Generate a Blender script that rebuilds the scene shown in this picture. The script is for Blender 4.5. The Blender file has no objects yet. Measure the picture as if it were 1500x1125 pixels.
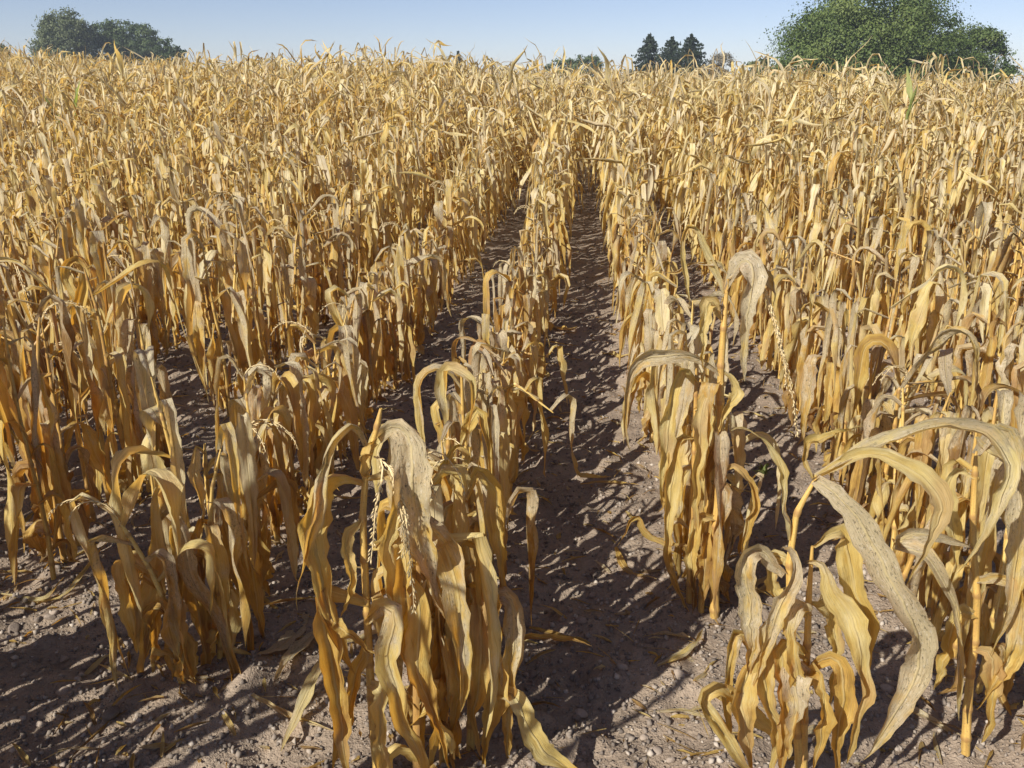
import bpy, math, random
import numpy as np

R = math.radians
rng = np.random.default_rng(11)
random.seed(11)
SC = bpy.context.scene
COL = SC.collection

# ------------------------------------------------------------------ camera
CAM_H, PITCH, YAW, FPX = 1.62, R(18.4), R(4.6), 1300.0     # focal length in pixels of a 1500 wide frame
cam_d = bpy.data.cameras.new('camera')
cam_d.sensor_width = 36.0
cam_d.lens = FPX * 36.0 / 1500.0
cam_d.clip_start, cam_d.clip_end = 0.05, 3000.0
cam = bpy.data.objects.new('camera', cam_d)
COL.objects.link(cam)
cam.location = (0, 0, CAM_H)
cam.rotation_euler = (math.pi / 2 - PITCH, 0, YAW)
SC.camera = cam

# ------------------------------------------------------------------ sky and sun
SUN_AZ, SUN_EL = R(219.0), R(35.0)                          # clockwise from +Y: behind the camera, to its left
world = bpy.data.worlds.new('World')
SC.world = world
world.use_nodes = True
wn, wl = world.node_tree.nodes, world.node_tree.links
wn.clear()
sky = wn.new('ShaderNodeTexSky')
sky.sky_type = 'NISHITA'
sky.sun_disc = False
sky.sun_elevation = SUN_EL
sky.sun_rotation = SUN_AZ
sky.air_density, sky.dust_density, sky.ozone_density, sky.altitude = 1.0, 4.0, 3.0, 3000
bg = wn.new('ShaderNodeBackground')
bg.inputs['Strength'].default_value = 0.079
wo = wn.new('ShaderNodeOutputWorld')
wb = wn.new('ShaderNodeMix')                                 # the phone's white balance, the same over the whole sky
wb.data_type, wb.blend_type = 'RGBA', 'MULTIPLY'
wb.inputs[0].default_value = 1.0
wb.inputs[7].default_value = (1.10, .92, .885, 1)
wl.new(sky.outputs[0], wb.inputs[6])
wl.new(wb.outputs[2], bg.inputs['Color'])
wl.new(bg.outputs[0], wo.inputs['Surface'])

sun_d = bpy.data.lights.new('sun', 'SUN')
sun_d.energy, sun_d.angle, sun_d.color = 4.8, R(0.53), (1.0, 0.93, 0.82)
sun = bpy.data.objects.new('sun', sun_d)
COL.objects.link(sun)
sun.location = (-10, -12, 15)
sun.rotation_euler = (math.pi / 2 - SUN_EL, 0, -SUN_AZ + math.pi)

SC.view_settings.view_transform = 'Standard'
SC.view_settings.look = 'None'
SC.view_settings.exposure = 0.70
SC.view_settings.gamma = 1.0
SC.view_settings.use_curve_mapping = False
SC.render.engine = 'CYCLES'
SC.cycles.max_bounces = 7
SC.cycles.diffuse_bounces = 6
SC.cycles.glossy_bounces = 2
SC.cycles.transmission_bounces = 4
SC.cycles.volume_bounces = 0
SC.cycles.use_denoising = True

# ------------------------------------------------------------------ small maths
FWD = np.array([-math.sin(YAW) * math.cos(PITCH), math.cos(YAW) * math.cos(PITCH), -math.sin(PITCH)])
RIGHT = np.array([math.cos(YAW), math.sin(YAW), 0.0])
UP = np.cross(RIGHT, FWD)
EYE = np.array([0, 0, CAM_H])


def at(px, py, y):
    """The point of the vertical plane at depth y that the photograph shows at (px, py)."""
    d = FWD + RIGHT * (px - 750) / FPX - UP * (py - 562.5) / FPX
    return EYE + d * (y / d[1])


def ground_at(px, py):
    d = FWD + RIGHT * (px - 750) / FPX - UP * (py - 562.5) / FPX
    p = EYE + d * (-CAM_H / d[2])
    return p


def project(P):
    q = np.asarray(P) - EYE
    z = q @ FWD
    return 750 + FPX * (q @ RIGHT) / np.maximum(z, 1e-3), 562.5 - FPX * (q @ UP) / np.maximum(z, 1e-3), z


def sstep(a, b, x):
    t = np.clip((x - a) / (b - a), 0, 1)
    return t * t * (3 - 2 * t)


def unit(v):
    return v / np.maximum(np.linalg.norm(v, axis=-1, keepdims=True), 1e-9)


def vnoise(x, y, seed):
    """Smooth value noise on a plane."""
    xi, yi = np.floor(x).astype(np.int64), np.floor(y).astype(np.int64)
    xf, yf = x - xi, y - yi

    def h(a, b):
        n = (a * 374761393 + b * 668265263 + seed * 974634777) & 0x7fffffff
        n = ((n ^ (n >> 13)) * 1274126177) & 0x7fffffff
        return ((n ^ (n >> 16)) & 0xffff) / 65535.0
    u, v = xf * xf * (3 - 2 * xf), yf * yf * (3 - 2 * yf)
    return (h(xi, yi) * (1 - u) + h(xi + 1, yi) * u) * (1 - v) + (h(xi, yi + 1) * (1 - u) + h(xi + 1, yi + 1) * u) * v


ROW0, PITCH_ROW = -0.345, 0.75


def terrain(x, y):
    """Broad shape of the field: flat near the camera, a low rise, then down behind the crest."""
    x, y = np.asarray(x, float), np.asarray(y, float)
    z = 0.05 * sstep(7, 26, y) - 0.030 * np.clip(x, -30, 30) * sstep(5, 25, y)
    z = z - 4.2 * sstep(34, 64, y)
    return z


def soil_z(x, y):
    x, y = np.asarray(x, float), np.asarray(y, float)
    ph = (x - ROW0) / PITCH_ROW
    ridge = 0.012 * np.cos(2 * np.pi * ph)
    fade = 1 - sstep(12, 22, np.hypot(x, y))
    n = (vnoise(x * 3, y * 3, 1) - .5) * .036 + (vnoise(x * 9, y * 9, 2) - .5) * .030
    n = n + (vnoise(x * 24, y * 24, 3) - .5) * .020 + np.maximum(vnoise(x * 13 + 5, y * 13, 4) - .60, 0) * .075
    return terrain(x, y) + (ridge + n) * fade


# ------------------------------------------------------------------ mesh helpers
def mesh_from(name, verts, faces, mats, uv=None, attrs=None, smooth=True, midx=None):
    """One mesh from arrays; faces is (m, 3) or (m, 4)."""
    me = bpy.data.meshes.new(name)
    verts = np.ascontiguousarray(verts, np.float32).reshape(-1, 3)
    faces = np.ascontiguousarray(faces, np.int32)
    m, k = faces.shape
    me.vertices.add(len(verts))
    me.vertices.foreach_set('co', verts.ravel())
    me.loops.add(m * k)
    me.loops.foreach_set('vertex_index', faces.ravel())
    me.polygons.add(m)
    me.polygons.foreach_set('loop_start', np.arange(0, m * k, k, dtype=np.int32))
    if smooth:
        me.polygons.foreach_set('use_smooth', np.ones(m, bool))
    for mt in (mats if isinstance(mats, (list, tuple)) else [mats]):
        me.materials.append(mt)
    if midx is not None:
        me.polygons.foreach_set('material_index', np.ascontiguousarray(midx, np.int32))
    if uv is not None:
        l = me.uv_layers.new(name='UVMap')
        l.data.foreach_set('uv', np.ascontiguousarray(np.asarray(uv, np.float32).reshape(-1, 2)[faces.ravel()]).ravel())
    for an, arr in (attrs or {}).items():
        a = me.attributes.new(an, 'FLOAT', 'POINT')
        a.data.foreach_set('value', np.ascontiguousarray(arr, np.float32).ravel())
    me.update(calc_edges=True)
    return me


def link(name, me, parent=None, loc=None, rot=None):
    o = bpy.data.objects.new(name, me)
    COL.objects.link(o)
    if parent is not None:
        o.parent = parent
    if loc is not None:
        o.location = loc
    if rot is not None:
        o.rotation_euler = rot
    return o


def tag(o, label=None, cat=None, group=None, kind=None):
    if label:
        o['label'] = label
    if cat:
        o['category'] = cat
    if group:
        o['group'] = group
    if kind:
        o['kind'] = kind
    return o


# ------------------------------------------------------------------ materials
def new_mat(name):
    m = bpy.data.materials.new(name)
    m.use_nodes = True
    nt = m.node_tree
    nt.nodes.clear()
    return m, nt


class NT:
    """Terse node building."""
    def __init__(s, nt):
        s.nt = nt

    def n(s, t, **kw):
        nd = s.nt.nodes.new(t)
        for k, v in kw.items():
            setattr(nd, k, v)
        return nd

    def put(s, sock, v):
        if isinstance(v, bpy.types.NodeSocket):
            s.nt.links.new(v, sock)
        elif v is not None:
            sock.default_value = v

    def math(s, op, a, b=None, c=None, clamp=False):
        nd = s.n('ShaderNodeMath', operation=op, use_clamp=clamp)
        s.put(nd.inputs[0], a)
        s.put(nd.inputs[1], b)
        s.put(nd.inputs[2], c)
        return nd.outputs[0]

    def rng(s, v, a, b, c=0.0, d=1.0):
        nd = s.n('ShaderNodeMapRange')
        nd.interpolation_type = 'SMOOTHSTEP'
        s.put(nd.inputs[0], v)
        for i, q in enumerate((a, b, c, d)):
            nd.inputs[i + 1].default_value = q
        return nd.outputs[0]

    def noise(s, vec, scale, detail=3, rough=.55, out=0):
        nd = s.n('ShaderNodeTexNoise')
        s.put(nd.inputs['Vector'], vec)
        nd.inputs['Scale'].default_value = scale
        nd.inputs['Detail'].default_value = detail
        nd.inputs['Roughness'].default_value = rough
        return nd.outputs[out]

    def mix(s, f, a, b, mode='MIX'):
        nd = s.n('ShaderNodeMix', data_type='RGBA', blend_type=mode)
        s.put(nd.inputs[0], f)
        s.put(nd.inputs[6], a)
        s.put(nd.inputs[7], b)
        return nd.outputs[2]

    def ramp(s, f, stops):
        nd = s.n('ShaderNodeValToRGB')
        cr = nd.color_ramp
        while len(cr.elements) < len(stops):
            cr.elements.new(0.5)
        for e, (p, c) in zip(cr.elements, stops):
            e.position = p
            e.color = (*c, 1)
        s.put(nd.inputs[0], f)
        return nd.outputs[0]

    def comb(s, x, y, z=0.0):
        nd = s.n('ShaderNodeCombineXYZ')
        s.put(nd.inputs[0], x)
        s.put(nd.inputs[1], y)
        s.put(nd.inputs[2], z)
        return nd.outputs[0]


def c4(r, g, b):
    return (r, g, b, 1.0)


def leaf_material(name, stops, grey, rib, transl, fine=True, tan=(.52, .355, .20), hue_mix=.55):
    m, nt = new_mat(name)
    b = NT(nt)
    uvn = b.n('ShaderNodeUVMap')
    uvn.uv_map = 'UVMap'
    sp = b.n('ShaderNodeSeparateXYZ')
    nt.links.new(uvn.outputs[0], sp.inputs[0])
    u, v = sp.outputs[0], sp.outputs[1]
    tone = b.n('ShaderNodeAttribute', attribute_name='tone').outputs['Fac']
    wear = b.n('ShaderNodeAttribute', attribute_name='wear').outputs['Fac']
    patch = b.noise(b.comb(b.math('MULTIPLY', u, 1.6), b.math('MULTIPLY', v, 8.0)), 1.0, 4, .62)
    streak = b.noise(b.comb(b.math('MULTIPLY', u, 24.0), b.math('MULTIPLY', v, 4.5)), 1.0, 2)
    t = b.math('ADD', b.math('MULTIPLY', b.math('SUBTRACT', patch, .5), 1.1), tone)
    t = b.math('ADD', b.math('MULTIPLY', b.math('SUBTRACT', streak, .5), .42), t, clamp=True)
    col = b.ramp(t, stops)
    hue = b.noise(b.comb(b.math('MULTIPLY', u, .5), b.math('MULTIPLY_ADD', v, 4.5, 77.0)), 1.0, 2)
    col = b.mix(b.math('MULTIPLY', b.rng(hue, .50, .66), hue_mix), col, c4(*tan))
    metric = b.comb(b.math('MULTIPLY', u, .085), b.math('MULTIPLY', v, .5))
    patch2 = b.noise(metric, 16.0, 4, .65)
    wmask = b.rng(b.math('ADD', patch2, b.math('MULTIPLY', b.math('SUBTRACT', wear, .5), .65)), .50, .70)
    col = b.mix(b.math('MULTIPLY', wmask, .8), col, c4(*grey))
    du = b.math('ABSOLUTE', b.math('SUBTRACT', u, .5))
    bump_h = streak
    lines = b.noise(b.comb(b.math('MULTIPLY', u, 60.0), b.math('MULTIPLY', v, 9.0)), 1.0, 2, .7)
    col = b.mix(b.math('MULTIPLY', b.rng(lines, .50, .72), .38), col, c4(.24, .15, .06))
    col = b.mix(b.math('MULTIPLY', b.rng(lines, .50, .30), .30), col, c4(.70, .60, .36))
    blot = b.noise(metric, 34.0, 3, .7)
    col = b.mix(b.math('MULTIPLY', b.rng(blot, .60, .74), .45), col, c4(.25, .14, .05))
    if fine:
        speck = b.noise(metric, 165.0, 3, .8)
        fleck = b.math('MULTIPLY', b.rng(speck, .53, .64), b.math('MULTIPLY', b.math('MULTIPLY_ADD', wmask, .85, .12), b.rng(blot, .30, .56)))
        col = b.mix(fleck, col, c4(grey[0] * .28, grey[1] * .26, grey[2] * .22))
        pale = b.math('MULTIPLY', b.rng(b.noise(metric, 120.0, 3, .75), .55, .66), b.math('MULTIPLY', wmask, .7))
        col = b.mix(pale, col, c4(.74, .70, .58))
        veins = b.n('ShaderNodeTexWave')
        veins.wave_type, veins.bands_direction = 'BANDS', 'X'
        veins.inputs['Scale'].default_value = 4.2
        veins.inputs['Distortion'].default_value = 1.2
        veins.inputs['Detail'].default_value = 1.0
        nt.links.new(b.comb(u, b.math('MULTIPLY', v, .7)), veins.inputs['Vector'])
        bump_h = b.math('ADD', b.math('MULTIPLY', veins.outputs[1], .12), b.math('ADD', b.math('MULTIPLY', speck, .45), b.math('ADD', b.math('MULTIPLY', lines, .8), b.math('MULTIPLY', blot, 1.2))))
    ribm = b.math('SUBTRACT', 1.0, b.rng(du, .022, .06))
    col = b.mix(b.math('MULTIPLY', ribm, .55), col, c4(*rib))
    edge = b.rng(b.math('ADD', du, b.math('MULTIPLY', b.math('SUBTRACT', patch2, .5), .25)), .40, .54)
    col = b.mix(b.math('MULTIPLY', edge, .35), col, c4(.30, .19, .08))
    pr = b.n('ShaderNodeBsdfPrincipled')
    nt.links.new(col, pr.inputs['Base Color'])
    pr.inputs['Roughness'].default_value = .48
    pr.inputs['Specular IOR Level'].default_value = .45
    bump_h = b.math('ADD', bump_h, b.math('MULTIPLY', ribm, 1.1))
    bp = b.n('ShaderNodeBump')
    bp.inputs['Strength'].default_value = .9
    bp.inputs['Distance'].default_value = .0036
    nt.links.new(bump_h, bp.inputs['Height'])
    nt.links.new(bp.outputs[0], pr.inputs['Normal'])
    tr = b.n('ShaderNodeBsdfTranslucent')
    nt.links.new(b.mix(1.0, col, c4(*transl), 'MULTIPLY'), tr.inputs['Color'])
    mx = b.n('ShaderNodeMixShader')
    mx.inputs[0].default_value = .46
    nt.links.new(pr.outputs[0], mx.inputs[1])
    nt.links.new(tr.outputs[0], mx.inputs[2])
    out = b.n('ShaderNodeOutputMaterial')
    nt.links.new(mx.outputs[0], out.inputs['Surface'])
    return m


DRY = [(0.0, (.24, .14, .05)), (.18, (.46, .285, .075)), (.34, (.63, .43, .10)), (.52, (.70, .555, .185)), (.74, (.76, .665, .32)), (1.0, (.84, .78, .51))]
GREEN = [(0.0, (.14, .20, .05)), (.5, (.24, .32, .09)), (1.0, (.46, .46, .18))]
M_LEAF = leaf_material('dry_leaf', DRY, (.60, .545, .40), (.72, .62, .33), (1.15, .82, .34))
M_LEAF_FAR = leaf_material('dry_leaf_far', DRY, (.66, .60, .44), (.72, .62, .33), (1.13, .90, .48), fine=False, hue_mix=.30)
M_GREEN = leaf_material('green_leaf', GREEN, (.40, .42, .16), (.45, .50, .22), (1.2, 1.25, .5), hue_mix=.2)


def stalk_material():
    m, nt = new_mat('dry_stalk')
    b = NT(nt)
    uvn = b.n('ShaderNodeUVMap')
    uvn.uv_map = 'UVMap'
    sp = b.n('ShaderNodeSeparateXYZ')
    nt.links.new(uvn.outputs[0], sp.inputs[0])
    u, v = sp.outputs[0], sp.outputs[1]
    tone = b.n('ShaderNodeAttribute', attribute_name='tone').outputs['Fac']
    wear = b.n('ShaderNodeAttribute', attribute_name='wear').outputs['Fac']
    st = b.noise(b.comb(b.math('MULTIPLY', u, 9.0), b.math('MULTIPLY', v, 9.0)), 1.0, 3)
    sk = b.noise(b.comb(b.math('MULTIPLY', u, .07), v), 190.0, 3, .7)
    t = b.math('ADD', b.math('MULTIPLY', b.math('SUBTRACT', st, .5), 1.0), tone, clamp=True)
    col = b.ramp(t, [(0, (.23, .13, .05)), (.4, (.42, .26, .07)), (.7, (.56, .40, .12)), (1, (.64, .53, .26))])
    col = b.mix(b.math('MULTIPLY', b.rng(sk, .52, .68), .55), col, c4(.17, .12, .06))
    col = b.mix(b.math('MULTIPLY', wear, .75), col, c4(.24, .13, .05))
    pr = b.n('ShaderNodeBsdfPrincipled')
    nt.links.new(col, pr.inputs['Base Color'])
    pr.inputs['Roughness'].default_value = .5
    bp = b.n('ShaderNodeBump')
    bp.inputs['Strength'].default_value = .4
    bp.inputs['Distance'].default_value = .002
    nt.links.new(b.noise(b.comb(b.math('MULTIPLY', u, 26.0), b.math('MULTIPLY', v, 6.0)), 1.0, 2), bp.inputs['Height'])
    nt.links.new(bp.outputs[0], pr.inputs['Normal'])
    out = b.n('ShaderNodeOutputMaterial')
    nt.links.new(pr.outputs[0], out.inputs['Surface'])
    return m


M_STALK = stalk_material()


def simple_material(name, stops, scale, rough=.8, spec=.25, bump=.0, bscale=40.0, transl=None, coord='Object', attr=False):
    m, nt = new_mat(name)
    b = NT(nt)
    tc = b.n('ShaderNodeTexCoord').outputs[coord]
    f = b.noise(tc, scale, 4, .6)
    if attr:
        tone = b.n('ShaderNodeAttribute', attribute_name='tone').outputs['Fac']
        f = b.math('ADD', b.math('MULTIPLY', b.math('SUBTRACT', f, .5), .8), tone, clamp=True)
    col = b.ramp(f, stops)
    pr = b.n('ShaderNodeBsdfPrincipled')
    nt.links.new(col, pr.inputs['Base Color'])
    pr.inputs['Roughness'].default_value = rough
    pr.inputs['Specular IOR Level'].default_value = spec
    if bump:
        bp = b.n('ShaderNodeBump')
        bp.inputs['Strength'].default_value = bump
        bp.inputs['Distance'].default_value = .004
        nt.links.new(b.noise(tc, bscale, 4, .65), bp.inputs['Height'])
        nt.links.new(bp.outputs[0], pr.inputs['Normal'])
    sh = pr.outputs[0]
    if transl:
        tr = b.n('ShaderNodeBsdfTranslucent')
        nt.links.new(b.mix(1.0, col, c4(*transl), 'MULTIPLY'), tr.inputs['Color'])
        mx = b.n('ShaderNodeMixShader')
        mx.inputs[0].default_value = .3
        nt.links.new(sh, mx.inputs[1])
        nt.links.new(tr.outputs[0], mx.inputs[2])
        sh = mx.outputs[0]
    out = b.n('ShaderNodeOutputMaterial')
    nt.links.new(sh, out.inputs['Surface'])
    return m


M_TASSEL = simple_material('dry_tassel', [(.2, (.34, .24, .11)), (.5, (.56, .45, .25)), (.8, (.68, .58, .37))], 60, .6)
M_BARK = simple_material('bark', [(.3, (.07, .055, .04)), (.7, (.17, .135, .10))], 6, .9, .1, .8, 20)


def soil_material():
    m, nt = new_mat('dry_soil')
    b = NT(nt)
    tc = b.n('ShaderNodeTexCoord').outputs['Object']
    a = b.noise(tc, 1.3, 4, .6)
    f = b.noise(tc, 16, 5, .7)
    g = b.noise(tc, 90, 3, .7)
    t = b.math('ADD', b.math('MULTIPLY', a, .45), b.math('ADD', b.math('MULTIPLY', f, .35), b.math('MULTIPLY', g, .25)))
    col = b.ramp(t, [(.34, (.135, .108, .084)), (.50, (.235, .188, .145)), (.66, (.35, .285, .22))])
    vo = b.n('ShaderNodeTexVoronoi')
    vo.inputs['Scale'].default_value = 85
    nt.links.new(tc, vo.inputs['Vector'])
    grit = b.math('MULTIPLY', b.math('SUBTRACT', 1.0, b.rng(vo.outputs['Distance'], .15, .42)), b.rng(vo.outputs['Color'], .50, .75))
    col = b.mix(b.math('MULTIPLY', grit, .55), col, c4(.40, .33, .27))
    pr = b.n('ShaderNodeBsdfPrincipled')
    nt.links.new(col, pr.inputs['Base Color'])
    pr.inputs['Roughness'].default_value = .95
    pr.inputs['Specular IOR Level'].default_value = .1
    bp = b.n('ShaderNodeBump')
    bp.inputs['Strength'].default_value = 1.0
    bp.inputs['Distance'].default_value = .018
    h = b.math('ADD', b.math('MULTIPLY', f, 1.0), b.math('ADD', b.math('MULTIPLY', g, .4), b.math('MULTIPLY', grit, .35)))
    nt.links.new(h, bp.inputs['Height'])
    nt.links.new(bp.outputs[0], pr.inputs['Normal'])
    out = b.n('ShaderNodeOutputMaterial')
    nt.links.new(pr.outputs[0], out.inputs['Surface'])
    return m


M_SOIL = soil_material()
M_STONE = simple_material('field_stone', [(.25, (.12, .098, .082)), (.5, (.20, .162, .132)), (.75, (.33, .275, .225))], 9, .8, .3, .4, 70, attr=True)
M_GRAVEL = simple_material('gravel', [(.1, (.12, .102, .088)), (.55, (.22, .186, .155)), (1.0, (.40, .355, .305))], 3, .9, .2, attr=True)

# ------------------------------------------------------------------ ground
def growing(a, b, n, first):
    """n steps from a to b whose length grows from first."""
    q = 1.05
    for _ in range(60):
        tot = first * (q ** n - 1) / (q - 1)
        q *= (abs(b - a) / tot) ** (1.0 / (n * 1.0))
        q = max(q, 1.0005)
    s = first * (q ** np.arange(1, n + 1) - 1) / (q - 1)
    s *= abs(b - a) / s[-1]
    return a + np.sign(b - a) * s


gx = np.concatenate([growing(-2.9, -420, 55, .024)[::-1], np.arange(-2.9, 2.9, .023), growing(2.9, 420, 55, .024)])
gy = np.concatenate([growing(1.2, -420, 45, .03)[::-1], np.arange(1.2, 6.4, .023), growing(6.4, 420, 70, .03)])
GX, GY = np.meshgrid(gx, gy)
gv = np.stack([GX, GY, soil_z(GX, GY)], -1).reshape(-1, 3)
nx_, ny_ = len(gx), len(gy)
ii = (np.arange(ny_ - 1)[:, None] * nx_ + np.arange(nx_ - 1)[None, :]).ravel()
gf = np.stack([ii, ii + 1, ii + 1 + nx_, ii + nx_], -1)
ground = link('ground', mesh_from('ground', gv, gf, M_SOIL))
tag(ground, 'bare stony brown soil of the maize field', None, None, 'structure')


# ------------------------------------------------------------------ leaves: batched ribbons
def ribbon(C, S, Nn, W, P, nu):
    """Sweep a folded, rippled leaf section along centre lines C (n, s, 3) with side S and face normal Nn."""
    n, s, _ = C.shape
    us = np.linspace(-1, 1, nu)
    v = np.linspace(0, 1, s)[None, :]
    pk = P['peak'][:, None]
    w = (.42 + .58 * sstep(0, 1, v / pk)) * np.where(v < pk, 1, np.maximum(1 - ((v - pk) / (1 - pk)) ** 2.2, 0) ** .85)
    w = w * (1 - P['pinch'][:, None] * (.5 + .5 * np.sin(P['pf'][:, None] * v + P['ph'][:, None])))
    w = np.maximum(w * W[:, None] * .5, .0012)
    al = P['fold'][:, None] + .5 * (1 - sstep(0, .12, v)) + P['roll'][:, None] * sstep(.45, 1, v)
    al = al + .25 * np.sin(v * 9 + P['ph'][:, None] * 2)
    U = us[None, None, :]
    ww, aa = w[:, :, None], al[:, :, None]
    cu = np.where(np.abs(P['curl']) < .08, .08, P['curl'])[:, None, None] * sstep(.05, .4, v)[:, :, None] + .02
    lat = np.sign(U) * ww * (np.sin(aa + cu * np.abs(U)) - np.sin(aa)) / cu
    nor = ww * (np.cos(aa) - np.cos(aa + cu * np.abs(U))) / cu
    sg = np.where(us >= 0, 1.0, -1.0)[None, None, :]
    rip = P['rip'][:, None, None] * ww * U ** 2 * np.sin(P['rf'][:, None, None] * v[:, :, None] * (1 + .13 * sg) + P['ph'][:, None, None] + 1.9 * sg)
    rip = rip * sstep(.03, .2, v)[:, :, None]
    cr = 0
    for q in range(3):
        cr = cr + np.sin(P['c1'][:, q, None, None] * v[:, :, None] + P['c2'][:, q, None, None] * U + P['c3'][:, q, None, None])
    rip = rip + P['crum'][:, None, None] * ww * cr * sstep(.02, .15, v)[:, :, None]
    jag = 1 + (.10 * np.sin(P['rf'][:, None, None] * 2.7 * v[:, :, None] + 3 * sg + P['ph'][:, None, None]) + .09 * np.sin(P['rf'][:, None, None] * 5.3 * v[:, :, None] + 5 * sg)) * U ** 2
    V = C[:, :, None, :] + S[:, :, None, :] * (lat * jag)[..., None] + Nn[:, :, None, :] * (nor + rip)[..., None]
    return V


def leaf_faces(s, nu):
    i = (np.arange(s - 1)[:, None] * nu + np.arange(nu - 1)[None, :]).ravel()
    return np.stack([i, i + 1, i + 1 + nu, i + nu], -1)


def leaf_style(n, g, dead=1.0):
    """Random section parameters of n leaves."""
    return dict(peak=g.uniform(.22, .42, n), pinch=g.uniform(0, .22, n), pf=g.uniform(6, 16, n), ph=g.uniform(0, 6.28, n),
                curl=np.where(g.random(n) < .6, g.uniform(.1, 1.7, n), g.uniform(-1.3, .2, n)), fold=g.uniform(.12, 1.0, n), roll=g.uniform(-.2, .8, n), rip=g.uniform(.06, .32, n), rf=g.uniform(9, 30, n),
                crum=g.uniform(.04, .14, n), c1=g.uniform(4, 24, (n, 3)) * g.choice([-1, 1], (n, 3)), c2=g.uniform(1.5, 8, (n, 3)), c3=g.uniform(0, 6.28, (n, 3)))


def centre_lines(base, phi, th0, th1, kink, kspan, L, ns, g, tw, wob, floor=True, gz=0.0):
    """Walk n leaves outwards from the stalk: up at th0, over a kink, then hanging at th1; they lie down on the soil."""
    n = len(L)
    ds = L / ns
    C = np.zeros((n, ns + 1, 3))
    S = np.zeros((n, ns + 1, 3))
    Nn = np.zeros((n, ns + 1, 3))
    p = base.copy()
    f1, f2, q1, q2 = g.uniform(5, 14, n), g.uniform(4, 11, n), g.uniform(0, 6.28, n), g.uniform(0, 6.28, n)
    lie = np.zeros(n)
    lift = g.uniform(.004, .03, n)
    for k in range(ns + 1):
        s = k * ds
        th = th0 + (th1 - th0) * sstep(0, 1, (s - kink) / kspan)
        th = th + wob * .35 * np.sin(f1 * s + q1) * sstep(0, .15, s)
        ph = phi + wob * .8 * (np.sin(f2 * s + q2) - np.sin(q2))
        if floor:
            low = (p[:, 2] - gz < .05 + lift) & (th < 0)
            lie = np.where(low, np.minimum(lie + .55, 1.0), lie * .9)
            th = th * (1 - lie) + lie * np.clip((lift - (p[:, 2] - gz)) * 9, -.5, .6)
        T = np.stack([np.cos(th) * np.cos(ph), np.cos(th) * np.sin(ph), np.sin(th)], -1)
        Sd = np.stack([-np.sin(ph), np.cos(ph), 0 * ph], -1)
        Nd = np.cross(T, Sd)
        tau = tw * sstep(.05, 1, s / L) * (1 - .8 * lie)
        c, sn = np.cos(tau)[:, None], np.sin(tau)[:, None]
        C[:, k] = p
        S[:, k] = Sd * c + Nd * sn
        Nn[:, k] = Nd * c - Sd * sn
        p = p + T * ds[:, None]
    return C, S, Nn


def tube(path, rad, sides, cap=True):
    """A tube along a polyline; returns verts, quads and (u, v) per vertex."""
    path, rad = np.asarray(path, float), np.asarray(rad, float)
    T = unit(np.gradient(path, axis=0))
    ref = np.tile(np.array([[.31, .95, .04]]), (len(path), 1))
    A = unit(np.cross(T, ref))
    B = np.cross(T, A)
    a = np.linspace(0, 2 * np.pi, sides + 1)
    V = path[:, None, :] + (A[:, None, :] * np.cos(a)[None, :, None] + B[:, None, :] * np.sin(a)[None, :, None]) * rad[:, None, None]
    ln = np.concatenate([[0], np.cumsum(np.linalg.norm(np.diff(path, axis=0), axis=1))])
    uv = np.stack(np.broadcast_arrays(np.linspace(0, 1, sides + 1)[None, :], ln[:, None]), -1)
    return V.reshape(-1, 3), leaf_faces(len(path), sides + 1), uv.reshape(-1, 2)


def stalk_mesh(path, r0, r1, tone, g, sides=7, node_gap=.11):
    """A maize stalk with swollen darker nodes along a polyline."""
    path = np.asarray(path, float)
    ln = np.concatenate([[0], np.cumsum(np.linalg.norm(np.diff(path, axis=0), axis=1))])
    tot = ln[-1]
    ss, kind = [0.0], [0]
    q = g.uniform(.04, .09)
    while q < tot - .03:
        for d, kk in ((-.011, 0), (-.004, 1), (.003, 1), (.010, 0)):
            ss.append(q + d)
            kind.append(kk)
        q += node_gap * g.uniform(.8, 1.25)
    ss.append(tot)
    kind.append(0)
    ss, kind = np.array(ss), np.array(kind)
    pp = np.stack([np.interp(ss, ln, path[:, i]) for i in range(3)], -1)
    rr = r0 + (r1 - r0) * ss / tot
    rr = rr * (1 + .22 * kind)
    rr[-1] *= .5
    V, F, UV = tube(pp, rr, sides)
    UV[:, 1] += g.uniform(0, 9)
    k = np.repeat(kind, sides + 1).astype(float)
    return mesh_from('stalk', V, F, M_STALK, UV, {'tone': np.full(len(V), tone), 'wear': k * .9})


OCTA = np.array([[0, 0, -1], [1, 0, -.1], [0, 1, -.1], [-1, 0, -.1], [0, -1, -.1], [0, 0, 1]], float)
OCTF = np.array([[0, 2, 1], [0, 3, 2], [0, 4, 3], [0, 1, 4], [5, 1, 2], [5, 2, 3], [5, 3, 4], [5, 4, 1]])


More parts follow.
